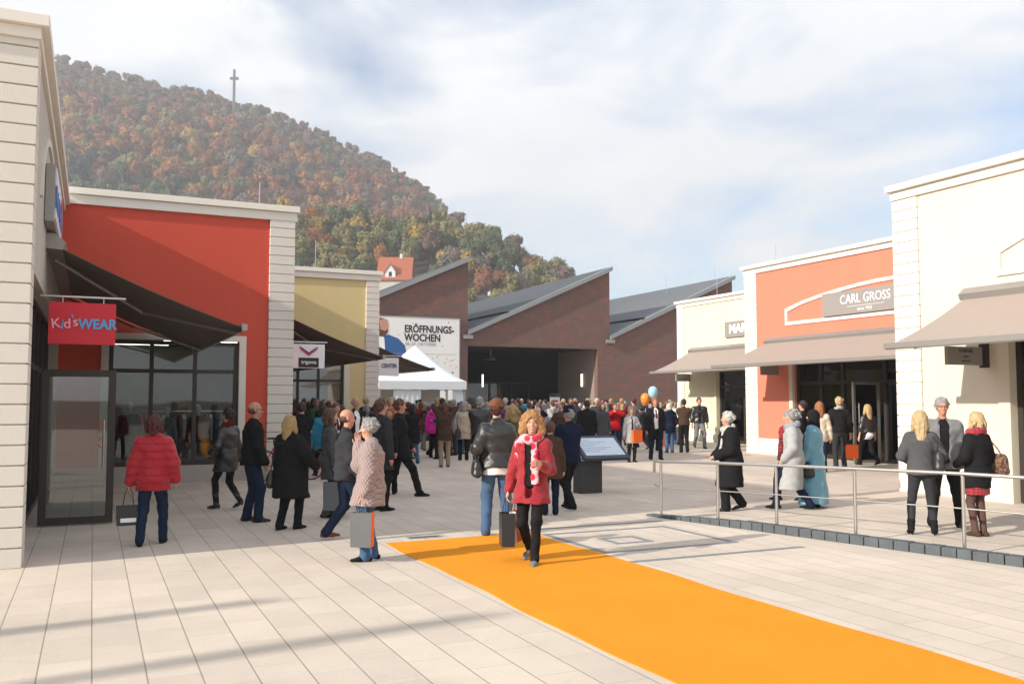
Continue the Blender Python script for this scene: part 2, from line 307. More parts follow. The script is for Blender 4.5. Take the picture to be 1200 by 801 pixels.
# ---- near left shop
A = thing('shop_building', 'nearest pale shop on the left with grooved front and brown awning', 'building', -.67, 11.06)
m = MB(); m.wall('s', -.67-.35, .35, 11.5, 20.97, 0, 5.75, [(12.0, 20.3, 0, 3.3)]); m.box(-9, -1.02, 20.6, 20.97, 0, 5.75); m.box(-9, -1.02, 11.5, 20.6, 5.5, 5.75); m.build('wall', GBEIGE, A)
m = MB(); quoin(m, -9.0, -.64, 11.03, 11.5, 5.75, bh=.218); m.build('grooved_front', WHITE, A, bevel=.006)
m = MB(); m.box(-9.1, -.62, 10.99, 20.97, 5.75, 5.88); m.box(-9.2, -.54, 10.92, 20.97, 5.88, 6.01); m.build('coping', COPE, A, bevel=.008)
fr = MB().frame('s', -.95, .12, 12.0, 20.3, .02, 3.3, .09, us=(13.3, 15.8, 17.2, 18.8), zs=(2.3,)).build('window', FRAME, A); MB().box(-.9, -.888, 12.09, 14.4, .1, 3.21).box(-.9, -.888, 15.8, 20.2, .1, 3.21).build('pane', DGLASS, fr)
interior(A, -8.5, -1.1, 11.6, 20.5, 3.3, INW, [(-3.2, -3.05, 12.5, 14.5), (-3.2, -3.05, 15.5, 17.5), (-5.2, -5.05, 14, 16), (-5.2, -5.05, 17, 19)])
m = MB(); rr = MB()
for k in range(17):
    a0, a1 = math.pi*k/16, math.pi*(k+1)/16
    if k == 16: break
    p = lambda a, r: (-.67, 14.7-1.9*math.cos(a)*r, 4.35+1.05*math.sin(a)*r)
    m.prism([p(a0, 1), p(a1, 1), p(a1, 1.09), p(a0, 1.09)], (.035, 0, 0))
m.build('wall_moulding', WHITE, A)
sg = MB().box(-.665, -.54, 13.7, 15.9, 4.22, 5.02).build('wall_sign', ALU, A, bevel=.01); MB().box(-.54, -.525, 13.75, 15.85, 4.27, 4.97).build('sign_face', M('sign_face_white', (.7, .72, .78), .4), sg)
text_obj("Kid's WEAR", .42, M('sign_blue', (.06, .17, .5), .4), sg, (-.52, 14.75, 4.55), '+s', bold=.01)
MB().prism([(-.52, 15.45, 4.72), (-.52, 15.8, 4.72), (-.52, 15.6, 4.93)], (.008, 0, 0)).build('red_mark', M('sign_red', (.62, .015, .03), .4), sg)
awning(A, 1, 14.5, 20.85, -.67, 2.1, 4.08, 2.92, AWNB)
# blade sign
B = MB().box(-.56, .26, 13.42, 13.5, 2.53, 3.09).build('hanging_sign', M('sign_red', (.62, .015, .03), .4), A, bevel=.004)
MB().tube([(-.67, 13.46, 3.17), (.38, 13.46, 3.17)], .014, 8).build('bracket', STEEL, B); MB().box(-.4, -.39, 13.455, 13.465, 3.09, 3.16).build('hanger', STEEL, B); MB().box(.1, .11, 13.455, 13.465, 3.09, 3.16).build('hanger', STEEL, B)
LB = M('sign_light_blue', (.10, .36, .72), .4)
for ch, xx, zz, mt, tl in (('K', -.47, 2.80, 'a', .12), ('i', -.39, 2.79, 'b', -.1), ('d', -.335, 2.80, 'a', .05), ("'", -.275, 2.85, 'b', 0), ('s', -.235, 2.83, 'a', .1)):
    text_obj(ch, .185, M('sign_pink', (.85, .42, .5), .4) if mt == 'a' else LB, B, (xx, 13.41, zz), bold=.001, tilt=tl)
text_obj('WEAR', .185, LB, B, (.035, 13.41, 2.80), bold=.006, sx=.9)
# open glazed door leaf
D = MB().frame('t', 14.42, .07, -.66, .31, .02, 2.22, .1).build('door', FRAME, A, bevel=.004)
MB().box(-.57, .22, 14.45, 14.46, .1, 2.13).build('pane', DGLASS, D); MB().tube([(.16, 14.37, .8), (.16, 14.37, 1.5)], .014, 8).build('handle', STEEL, D)
for ch, zz in zip('OPEN', (1.44, 1.33, 1.22, 1.11)): text_obj(ch, .1, M('sign_red', (.6, .02, .03)), D, (.12, 14.44, zz), ext=.001)
# ---- red shop
A = thing('shop_building', 'red rendered shop on the left with a wide display window', 'building', 4.15, 21.0)
H = 5.92
m = MB(); m.wall('t', 21.0, .35, -.67, 3.66, 0.0, H, [(.28, 2.98, .36, 3.1)]); m.build('wall', RED, A)
m = MB(); m.wall('s', 3.8, .35, 21.42, 30.6, 0, H, [(22.5, 29.5, .3, 3.1)]); m.box(-6, 3.8, 30.2, 30.6, 0, H).box(-6, 3.8, 21.4, 30.2, 5.6, 5.85); m.build('side_wall', RED, A)
m = MB(); quoin(m, 3.6, 4.17, 20.94, 21.42, H); m.build('pilaster', WHITE, A, bevel=.006)
m = MB(); m.box(-.66, 4.21, 20.93, 30.6, H, H+.2); m.box(-.66, 4.26, 20.86, 30.7, H+.2, H+.34); m.build('coping', COPE, A, bevel=.008)
MB().box(-.66, 3.59, 20.965, 20.998, 0, .37).build('plinth', M('grey_plinth', (.42, .38, .34), .8), A)
m = MB(); m.wall('t', 20.955, .10, .14, 3.12, .37, 3.22, [(.29, 2.97, .37, 3.09)]); m.build('window_surround', WHITE, A, bevel=.005)
fr = MB().frame('t', 21.12, .1, .3, 2.96, .38, 3.08, .085, us=(1.15, 2.05, ), zs=(2.42,)).build('window', FRAME, A)
MB().box(.38, 2.9, 21.16, 21.17, .46, 3.0).build('pane', GLASS, fr)
interior(A, -.5, 3.7, 21.4, 27.0, 3.3, INW, [(.2, 1.9, 23.0, 23.06), (1.6, 3.4, 24.4, 24.46), (.1, 1.8, 25.6, 25.66), (2.2, 3.5, 22.3, 22.36)])
fr = MB().frame('s', 3.9, .1, 22.5, 29.5, .3, 3.1, .09, us=(24.3, 26, 27.8)).build('window', FRAME, A); MB().box(3.94, 3.95, 22.6, 29.4, .4, 3.0).build('pane', DGLASS, fr)
awning(A, 1, 23.1, 30.4, 4.15, 6.95, 4.05, 2.93, AWNB)
rod(A, 3.4, 21.3, 6.25, .6); rod(A, 1.9, 26, 6.2, .9)
B = MB().box(4.47, 5.27, 22.55, 22.63, 2.58, 3.18).build('hanging_sign', WPAINT, A, bevel=.004)
MB().box(4.62, 5.12, 22.535, 22.549, 2.60, 2.84).build('sign_band', BLACK, B)
MB().tube([(4.15, 22.6, 3.23), (5.34, 22.6, 3.23)], .02, 8).build('bracket', STEEL, B)
text_obj('trigema', .125, WPAINT, B, (4.87, 22.53, 2.73), bold=.002, ext=.002)
for c_, dz in (((.02, .05, .22), 0), ((.6, .02, .05), -.045)):
    mm = MB()
    for sgn in (-1, 1):
        x = 4.87; mm.prism([(x, 22.53, 2.93+dz), (x+sgn*.2, 22.53, 3.08+dz), (x+sgn*.23, 22.53, 3.13+dz), (x, 22.53, 2.975+dz)][::sgn], (0, .018, 0))
    mm.build('emblem', M('emblem_navy' if dz == 0 else 'emblem_red', c_, .5), B)
# ---- yellow shop
A = thing('shop_building', 'yellow rendered shop on the left behind the red one', 'building', 9.06, 30.7)
m = MB(); m.wall('t', 30.7, .35, 4.3, 8.66, 0.0, H+.05, [(4.7, 7.86, .36, 3.1)]); m.box(8.7, 9.06, 31.2, 42, 0, H+.05).box(0, 8.7, 41.7, 42, 0, H); m.box(0, 8.7, 31.1, 41.7, 5.6, 5.8); m.build('wall', YEL, A)
m = MB(); quoin(m, 8.6, 9.08, 30.64, 31.2, H+.05); m.build('pilaster', WHITE, A, bevel=.006)
m = MB(); m.box(4.18, 9.12, 30.62, 42.1, H+.05, H+.25); m.box(4.38, 9.18, 30.55, 42.2, H+.25, H+.39); m.build('coping', COPE, A, bevel=.008)
m = MB(); m.wall('t', 30.65, .10, 4.55, 8.05, .3, 3.26, [(4.71, 7.85, .37, 3.09)]); m.build('window_surround', CREAM, A)
fr = MB().frame('t', 30.82, .1, 4.7, 7.86, .36, 3.1, .085, us=(6.3, 7.0), zs=(2.45,)).build('window', FRAME, A); MB().box(4.8, 7.8, 30.86, 30.87, .44, 3.0).build('pane', DGLASS, fr)
interior(A, 1.5, 8.5, 31.1, 38, 3.2, INW, [(5, 7, 32.2, 32.26), (5, 7.5, 34, 34.06)])
awning(A, 1, 32.6, 40.5, 9.06, 11.8, 4.05, 2.98, AWNB)
rod(A, 7.1, 32, 6.3, 1.2)
B = MB().box(9.35, 10.3, 32.2, 32.28, 2.68, 3.35).build('hanging_sign', WPAINT, A, bevel=.004)
text_obj('CENTER', .2, M('sign_purple', (.07, .05, .22), .5), B, (9.93, 32.19, 3.05), bold=.006, sx=.8)
MB().tube([(9.06, 32.24, 3.42), (10.45, 32.24, 3.42)], .02, 8).build('bracket', STEEL, B)
# ---- right side: beige shop (near), coral shop, pale yellow shop
def arch_moulding(par, s, tl, half, zb, zl, ztop, mat, w=.1):
    tc_ = tl-half; out_ = [(tl, zb), (tl, zl)]
    for k in range(1, 12): f = k/12; out_.append((tl-2*half*f, zl+(ztop-zl)*math.sin(math.pi*f)**.8))
    out_ += [(tl-2*half, zl), (tl-2*half, zb)]
    cx, cz = tc_, (zb+ztop)/2; hw = half; inn = []
    for (a, z) in out_:
        ia = a + (-w if a > tc_+hw*.98 else (w if a < tc_-hw*.98 else 0)); iz = z + (w if z == zb else -w*.95); inn.append((ia, iz))
    m = MB(); n = len(out_)
    for i in range(n):
        j = (i+1) % n
        m.prism([(s, out_[i][0], out_[i][1]), (s, out_[j][0], out_[j][1]), (s, inn[j][0], inn[j][1]), (s, inn[i][0], inn[i][1])], (-.04, 0, 0))
    return m.build('wall_moulding', mat, par)
def right_shop(label, s, t0, t1, wallm, hole, aw, H=5.9, pil=.6, grooved=True, plinth=.45, mull=(), trans=(2.35,), trim=.15):
    """street face at constant s looking towards -s; t1 is the far end with the pilaster"""
    A = thing('shop_building', label, 'building', s, t1)
    m = MB(); m.wall('s', s, .35, t0, t1-pil, 0, H, [hole]); m.build('wall', wallm, A)
    m = MB(); m.box(s+.02, s+10, t1-.45, t1-.05, 0, H-.02).box(s+.4, s+10, t0, t1-.5, H-.3, H-.1); m.build('side_wall', WHITE, A)
    m = MB()
    if grooved: quoin(m, s-.04, s+.4, t1-pil, t1, H, bh=.213, g=.012, proud=.02)
    else: m.box(s-.04, s+.4, t1-pil, t1, 0, H)
    m.build('pilaster', WHITE, A, bevel=.005)
    m = MB(); m.box(s-.06, s+10, t0, t1+.02, H, H+.17); m.box(s-.15, s+10, t0, t1+.07, H+.17, H+.29); m.build('coping', COPE, A, bevel=.008)
    m = MB(); m.box(s-.03, s-.001, hole[1]+trim, t1-pil-.01, 0, plinth); m.build('plinth', WHITE, A)
    a, b, z0, z1 = hole
    m = MB(); m.wall('s', s-.05, .1, a-trim, b+trim, 0, z1+trim, [(a+.002, b-.002, -.1, z1-.002)]); m.build('window_surround', CREAM if wallm is not PYEL else PYEL, A)
    fr = MB().frame('s', s+.14, .1, a, b, .02, z1, .1, us=mull, zs=trans).build('window', FRAME, A)
    MB().box(s+.185, s+.195, a+.1, b-.1, .12, z1-.1).build('pane', GLASS, fr)
    interior(A, s+.36, s+6, a-1, min(b+1, t1-.6), z1+.2, INW, [(s+1.8, s+1.86, b-2.6, b-.8), (s+3, s+3.06, a+.4, a+2.4)])
    awning(A, -1, aw[0], aw[1], s, aw[2], aw[3], aw[4], AWN)
    return A
A = right_shop('near cream shop on the right with a taupe awning and grey hanging sign', 14.48, 1.0, 13.02, CREAM, (5.5, 10.58, 0, 3.0), (2.0, 11.32, 12.42, 3.72, 2.72), H=5.76, mull=(9.3, 7.6), trim=.22)
arch_moulding(A, 14.48, 10.78, 3.9, 3.97, 4.47, 5.15, WHITE)
B = MB().box(13.46, 14.32, 11.0, 11.08, 2.40, 2.72).build('hanging_sign', GREY, A, bevel=.004)
MB().box(14.36, 14.475, 10.98, 11.1, 2.36, 2.8).build('bracket', FRAME, B)
DG = M('sign_dark_grey', (.06, .055, .05), .5)
text_obj('FOREVER', .085, DG, B, (13.9, 10.995, 2.645), ext=.002); text_obj('- unique -', .05, DG, B, (13.9, 10.995, 2.55), ext=.002); text_obj('outlet store', .05, DG, B, (13.9, 10.995, 2.47), ext=.002)
A = right_shop('coral red shop on the right with grey name sign above a taupe awning', 20.36, 13.4, 24.74, CORAL, (16.4, 22.45, 0, 3.05), (14.2, 23.5, 18.05, 3.75, 2.86), H=6.08, pil=.62, mull=(21.4, 20.5, 18.9), trans=(2.32,), plinth=.52)
arch_moulding(A, 20.36, 22.74, 4.6, 4.2, 4.74, 5.28, WHITE, .11)
B = MB().box(20.25, 20.355, 17.3, 21.0, 4.33, 5.03).build('wall_sign', GREY, A, bevel=.005)
text_obj('CARL GROSS', .38, WPAINT, B, (20.245, 19.32, 4.76), '-s', sx=.86)
sb = MB()
for x0 in (20.2,): sb.box(20.242, 20.25, 18.6, 20.0, 4.545, 4.555)
sb.build('underline', WPAINT, B); text_obj('since 1925', .13, WPAINT, B, (20.245, 19.32, 4.45), '-s')
MB().box(19.6, 20.3, 23.05, 23.13, 2.6, 2.92).build('hanging_sign', GREY, A, bevel=.004)
MB().box(20.9, 21.0, 19.9, 21.0, .3, 3.0).build('display_panel', M('lime_panel', (.42, .42, .13), .6), A)
D = MB().frame('t', 18.95, .06, 19.35, 20.36, .03, 2.3, .08).build('door', STEEL, A); MB().box(19.43, 20.28, 18.975, 18.985, .1, 2.22).build('pane', GLASS, D)
MB().tube([(19.5, 18.9, .75), (19.5, 18.9, 1.7)], .016, 8).tube([(19.5, 18.95, .85), (19.5, 18.9, .85)], .012, 6).tube([(19.5, 18.95, 1.6), (19.5, 18.9, 1.6)], .012, 6).build('handle', STEEL, D)
rod(A, 21, 23.9, 6.4, .7)
A = right_shop('pale yellow shop on the far right beside the brick hall', 24.1, 26.0, 34.0, PYEL, (26.5, 31.2, 0, 3.0), (26.2, 32.85, 21.9, 4.0, 2.98), H=5.96, pil=.5, grooved=False, mull=(29.6, 28.2))
B = MB().box(24.0, 24.095, 27.2, 30.5, 4.4, 5.05).build('wall_sign', GREY, A, bevel=.005); text_obj('MARC', .5, WPAINT, B, (23.99, 30.2, 4.72), '-s', bold=.02, align='LEFT', sx=1.1)
MB().box(23.3, 24.05, 33.0, 33.08, 2.62, 2.95).build('hanging_sign', GREY, A, bevel=.004)
rod(A, 24.8, 32.0, 6.2, .9)
# ---- brick hall with sawtooth roof
HT = 55.7
A = thing('brick_hall', 'long brown brick factory hall with sawtooth roofs and a wide dark entrance', 'building', 22.6, HT)
m = MB(); gh = [(11.6, 22.6), (22.6, 33.6), (33.6, 44.6)]
def quad_wall(s0, s1, z0, z1a, z1b): m.prism([(s0, HT, z0), (s1, HT, z0), (s1, HT, z1b), (s0, HT, z1a)], (0, .45, 0))
zs = lambda s: 6.2+(s % 11.0001)*0
def zr(s, k): return 6.15+(s-gh[k][0])/11*4.95
quad_wall(11.6, 22.6, 0, zr(11.6, 0), zr(22.6, 0)); quad_wall(22.6, 32.57, 5.42, zr(22.6, 1), zr(32.57, 1)); quad_wall(32.57, 33.6, 0, zr(32.57, 1), zr(33.6, 1)); quad_wall(33.6, 44.6, 0, zr(33.6, 2), zr(44.6, 2))
m.box(11.6, 12.05, HT+.45, 95, 0, 6.1).box(44.15, 44.6, HT+.45, 95, 0, 11)
m.build('wall', BRICK, A)
JB = M('entrance_jamb', (.26, .20, .17), .8)
MB().box(32.57, 33.0, HT+.452, HT+6, 0, 5.42).build('jamb', JB, A); MB().box(22.2, 22.59, HT+.452, HT+6, 0, 5.42).build('jamb', JB, A)
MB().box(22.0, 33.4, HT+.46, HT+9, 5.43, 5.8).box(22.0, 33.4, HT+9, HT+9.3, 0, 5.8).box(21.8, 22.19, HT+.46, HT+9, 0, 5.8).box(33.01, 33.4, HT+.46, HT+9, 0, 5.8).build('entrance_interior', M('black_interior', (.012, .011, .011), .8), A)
fr = MB().frame('t', HT+8.7, .2, 24, 31.5, .02, 3.2, .12, us=(26, 28, 29.8)).build('door', FRAME, A); MB().box(24.1, 31.4, HT+8.8, HT+8.82, .1, 3.1).build('pane', GLASS, fr)
TUBE2 = M('wall_light', (.9, .85, .7), emit=(1, .86, .6), estr=4)
for (s_, t_) in ((24.1, HT+6.5), (26.45, HT+6.5), (32.5, HT+2.2)):
    f = MB().box(s_-.07, s_+.07, t_, t_+.08, 2.75, 3.75).build('wall_lamp', ALU, A); MB().box(s_-.045, s_+.045, t_-.03, t_-.001, 2.8, 3.7).build('lamp_tube', TUBE2, f)
MB().lathe([(0, -.02), (.42, 0), (.25, .2), (.06, .3), (.03, 1.0)], (26.0, HT+4, 4.7), 14).build('pendant_lamp', ALU, A)
for k, (a, b) in enumerate(gh):
    z0, z1 = zr(a, k), zr(b, k); sl = (z1-z0)/11
    m = MB(); m.prism([(a+.02, HT-.22, z0+.01), (b+.1, HT-.22, z1+.04), (b+.1, HT-.22, z1+.28), (a+.02, HT-.22, z0+.25)], (0, 40, 0)); rf = m.build('roof', ROOF, A)
    sm = MB()
    for j in range(70): tt = HT+.4+j*.56; sm.prism([(a+.1, tt, z0+.285), (b, tt, z1+.24), (b, tt, z1+.29), (a+.1, tt, z0+.335)], (0, .025, 0))
    sm.build('standing_seams', ROOF, rf)
    for sp_ in (2.9,): zz = z0+sl*sp_+.27; MB().box(a+sp_, a+sp_+.16, HT+.1, HT+39, zz, zz+.13).build('snow_guard', BLACK, rf)
    MB().prism([(a-.05, HT-.27, z0-.02), (b+.14, HT-.27, z1), (b+.14, HT-.27, z1+.3), (a-.05, HT-.27, z0+.28)], (0, .045, 0)).build('verge_trim', M('verge_metal', (.3, .3, .3), .5, .5), rf)
    if k: MB().box(a-.35, a+.3, HT-.24, HT-.02, z0-.28, z0-.03).build('gutter_box', ALU, rf)
    if k < 2: MB().box(b-.3, b, HT+.5, 95, z0, z1).build('clerestory', M('clerestory_glazing', (.06, .07, .08), .2), A)
rod(A, 44.0, 57, 11.0, 1.4); rod(A, 41.5, 60, 10.2, 1.6)
# banner on the first gable
A = thing('banner', 'large white printed banner with bold black words on the brick gable', 'banner', 19, HT)
b0, b1, z0, z1 = 13.0, 21.95, 1.8, 7.15
MB().box(b0, b1, HT-.10, HT-.03, z0, z1).build('panel', M('banner_vinyl', (.76, .74, .71), .6, var=.05, vscale=1.2), A)
MB().frame('t', HT-.13, .07, b0-.06, b1+.06, z0-.06, z1+.06, .05).build('frame', ALU, A)
BK = M('banner_black', (.02, .02, .022), .6)
text_obj('ERÖFFNUNGS-', .66, BK, A, (18.15, HT-.105, 6.38), bold=.02, align='LEFT', sx=.78); text_obj('WOCHEN', .66, BK, A, (18.15, HT-.105, 5.82), bold=.02, align='LEFT', sx=.82)
text_obj('08.-27. OKTOBER', .28, M('banner_grey', (.3, .3, .3)), A, (18.2, HT-.105, 5.42), align='LEFT')
MB().box(16.9, 21.7, HT-.108, HT-.1, 4.78, 4.80).build('rule', M('banner_grey', (.3, .3, .3)), A)
for nm, colr, n in (('confetti', (.45, .03, .05), 80), ('confetti', (.16, .06, .08), 40)):
    m = MB()
    for k in range(n):
        x = random.uniform(16.2, b1-.1); z = random.uniform(2.4, z1-.1)
        if 18.0 < x < 21.9 and 4.7 < z < 6.85 and random.random() < .9: continue
        a = random.uniform(0, 3.1); L = random.uniform(.03, .085); c_, s_ = math.cos(a)*L, math.sin(a)*L
        m.prism([(x-c_, HT-.104, z-s_), (x+s_*.5, HT-.104, z-c_*.5), (x+c_, HT-.104, z+s_), (x-s_*.5, HT-.104, z+c_*.5)], (0, .003, 0))
    m.build(nm, M('confetti_%d' % n, colr), A)
def flat(pts, mat, nm, d): MB().prism([(x+.5, HT-d, z) for x, z in pts], (0, .004, 0)).build(nm, mat, A)
flat([(16.2, 5.8), (16.55, 6.0), (17.25, 5.75), (17.7, 5.3), (17.9, 4.3), (17.3, 3.6), (16.2, 3.6), (15.6, 4.6)], M('print_blue', (.03, .10, .28)), 'printed_jacket', .106)
flat([(15.7, 5.85), (16.3, 5.8), (16.4, 4.6), (15.6, 4.4)], WPAINT, 'printed_shirt', .112)
flat([(15.85, 6.0), (16.0, 5.85), (16.35, 5.88), (16.52, 6.15), (16.6, 6.55), (16.5, 6.95), (16.1, 7.02), (15.8, 6.7)], M('print_skin', (.5, .25, .18)), 'printed_head', .113)
flat([(16.0, 5.84), (16.35, 5.86), (16.53, 6.12), (16.57, 6.35), (16.35, 6.2), (16.05, 6.3), (15.95, 6.9), (16.3, 7.0), (16.0, 7.05), (15.8, 6.7)], M('print_hair', (.11, .05, .03)), 'printed_hair', .118)
m = MB(); m.prism([(19.0, HT-.106, 4.5), (19.3, HT-.106, 4.62), (18.8, HT-.106, 4.1), (18.2, HT-.106, 3.95)], (0, .003, 0)); m.build('red_mark', M('confetti_80', (.45, .03, .05)), A)
# ---- party tent
A = thing('party_tent', 'white pavilion tent with pointed roof below the banner', 'tent', 16.5, 46.5)
TW = M('tent_pvc', (.72, .75, .78), .5, var=.04, vscale=1); e0, e1, f0, f1 = 13.2, 18.0, 44.5, 48.6; ze = 2.78; ap = (15.75, 46.4, 4.75)
pts = []; m = MB(); nn = 10
edge = [(e0+(e1-e0)*i/nn, f0) for i in range(nn)] + [(e1, f0+(f1-f0)*i/nn) for i in range(nn)] + [(e1-(e1-e0)*i/nn, f1) for i in range(nn)] + [(e0, f1-(f1-f0)*i/nn) for i in range(nn)]
rings = []
for k in range(9):
    f = k/8; rings.append([(x+(ap[0]-x)*f, y+(ap[1]-y)*f, ze+(ap[2]-ze)*(f**1.25) ) for x, y in edge])
vs = [p for r_ in rings for p in r_]; N = len(edge)
m.add(vs, [(k*N+i, k*N+(i+1) % N, (k+1)*N+(i+1) % N, (k+1)*N+i) for k in range(8) for i in range(N)]); m.build('roof', TW, A, smooth=True)
m = MB(); vv = [(x, y, ze) for x, y in edge] + [(x, y, ze-.42-.03*(i % 2)) for i, (x, y) in enumerate(edge)]; m.add(vv, [(i, N+i, N+(i+1) % N, (i+1) % N) for i in range(N)]); m.build('valance', TW, A)
for x, y in ((e0+.08, f0+.08), (e1-.08, f0+.08), (e0+.08, f1-.08), (e1-.08, f1-.08), (16.9, f0+.08)): MB().box(x-.05, x+.05, y-.05, y+.05, 0, ze-.05).build('leg', ALU, A)
def curtain(x0, x1):
    m = MB(); V = []; n = 16
    for i in range(n+1): x = x0+(x1-x0)*i/n; V += [(x, f0+.12+.05*math.sin(i*2.1), .05), (x, f0+.12+.02*math.sin(i*2.1), ze-.3)]
    m.add(V, [(2*i, 2*i+2, 2*i+3, 2*i+1) for i in range(n)]); m.build('curtain', TW, A, smooth=True)
curtain(e0+.8, e0+2.3); curtain(e1-.75, e1-.1)
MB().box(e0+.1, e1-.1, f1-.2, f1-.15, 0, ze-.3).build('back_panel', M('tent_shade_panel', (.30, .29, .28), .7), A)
# ---- info panel
A = thing('info_lectern', 'slanted information panel on a dark square pedestal', 'information sign', 8.75, 15.4)
MB().box(8.5, 8.98, 15.2, 15.5, 0, .62).build('pedestal', M('anthracite_metal', (.05, .052, .055), .45, .3), A, bevel=.008)
cz = .86; th = R(34); cxs = 8.86; cts = 15.25
def pl(x, y, d): return (cxs+x, cts+y*math.cos(th)-d*math.sin(th), cz+y*math.sin(th)+d*math.cos(th))
def slab(x0, x1, y0, y1, d0, d1): m = MB(); m.add([pl(x, y, d) for d in (d0, d1) for y in (y0, y1) for x in (x0, x1)], [(0, 2, 3, 1), (4, 5, 7, 6), (0, 1, 5, 4), (2, 6, 7, 3), (0, 4, 6, 2), (1, 3, 7, 5)]); return m
fr = slab(-.40, .60, -.36, .36, -.04, .03).build('panel_frame', M('navy_frame', (.03, .04, .07), .4), A, bevel=.01)
slab(-.33, .53, -.27, .28, .03, .034).build('printed_face', M('panel_print', (.55, .62, .72), .35, var=.06, vscale=5), fr)
m = MB()
for k in range(7):
    y = .2-k*.06; q = slab(-.33, -.33+.25+.5*((k*37) % 10)/10, y, y+.012, .034, .0365); m.add(q.v, q.f)
m.build('printed_lines', M('print_line', (.25, .3, .4), .5), fr)
# ---- railing
A = thing('railing', 'stainless steel railing with round posts along the dark kerb', 'railing', 8.2, 10.8)
ps = [(8.03, 11.81), (8.27, 10.72), (8.55, 9.8), (8.85, 8.68), (9.2, 7.38), (9.5, 6.1), (9.8, 4.9)]
hz_ = [.83, .87, .89, .91, .93, .93, .93]
for (x, y), h in zip(ps, hz_):
    p = MB().tube([(x, y, .0), (x, y, h-.03)], .021, 12, cap=False).build('post', STEEL, A, smooth=True); MB().tube([(x, y, h-.05), (x, y, h-.01)], .008, 8).build('pin', STEEL, p); MB().lathe([(.045, 0), (.045, .012), (.02, .014)], (x, y, .0), 14).build('base_plate', STEEL, p)
d0 = Vector((ps[0][0]-ps[1][0], ps[0][1]-ps[1][1], 0)).normalized()*.14
e_ = Vector((ps[0][0], ps[0][1], .83))+d0
MB().tube([(e_.x, e_.y, .66), (e_.x, e_.y, .80), (e_.x-d0.x*.12, e_.y-d0.y*.12, .835)] + [(x, y, h) for (x, y), h in zip(ps, hz_)], .0215, 12).build('top_rail', STEEL, A, smooth=True)
MB().tube([(ps[0][0]+d0.x, ps[0][1]+d0.y, .47)] + [(x, y, h-.40) for (x, y), h in zip(ps, hz_)], .009, 8).build('mid_rail', STEEL, A, smooth=True)
# ================================================================ HILL, WOOD, HOUSES
MAINX = [-950, -361, -344, -311, -278, -245, -219, -199, -172, -152, -126, -106, -86, -66, -53, -44, -36, -24, 0, 50, 140, 900]
MAINZ = [300, 279, 274, 265, 256, 251, 240, 238, 228, 219, 206, 197, 185, 172, 158, 147, 136, 112, 84, 45, 10, 0]
FRX = [-950, -300, -80, -62, -47, -22, -8, 0, 8, 16, 23, 31, 45, 80, 900]
FRZ = [60, 66, 72, 71, 69, 67, 64, 60, 52, 50, 45, 36, 18, 2, 0]
def hill(X, Y):
    a = np.interp(X, MAINX, np.array(MAINZ)-9.0*(np.array(MAINZ) > 20)); f = np.clip((Y-330)/370, 0, 1); f = f**.95
    back = np.clip(1-(Y-705)/500, 0, 1); a = a*f*np.where(Y > 705, back, 1)
    b = np.interp(X, FRX, np.maximum(0, np.array(FRZ)-9.0)); q = np.clip((Y-212)/118, 0, 1); q = q*q*(3-2*q)*.5+q*.5; bk = np.clip(1-(Y-335)/240, 0, 1)
    b = b*q*np.where(Y > 335, bk, 1)
    z = np.maximum(a, b) + 1.5*np.sin(X*.05+1)*np.cos(Y*.043)*np.clip(np.maximum(a, b)/20, 0, 1)
    return np.maximum(z, -3+0*X) - 2.0*(np.maximum(a, b) < .5)
xs = np.arange(-900, 420, 10.); ys = np.arange(200, 1150, 10.)
X, Y = np.meshgrid(xs, ys); Z = hill(X, Y); nx, ny = len(xs), len(ys)
V = np.stack([X, Y, Z], -1).reshape(-1, 3); F = [(j*nx+i, j*nx+i+1, (j+1)*nx+i+1, (j+1)*nx+i) for j in range(ny-1) for i in range(nx-1)]
m = MB(); m.add(V.tolist(), F); o = m.build('hill', M('leaf_litter', (.085, .062, .035), .95, var=.3, vscale=.1), smooth=True); tag(o, None, None, kind='structure')
LEAF = {}
for nm, c in dict(rust=(.28, .115, .06), orange=(.40, .18, .06), yellow=(.46, .31, .085), olive=(.25, .22, .09), green=(.13, .155, .075), brown=(.20, .13, .09), dark=(.05, .065, .05), grey=(.22, .18, .145)).items():
    LEAF[nm] = M('leaves_'+nm, c, .85, var=.35, vscale=.35, spec=.1)
LK = list(LEAF); BARK = M('bark', (.09, .07, .055), .9, var=.3)
_ic = None
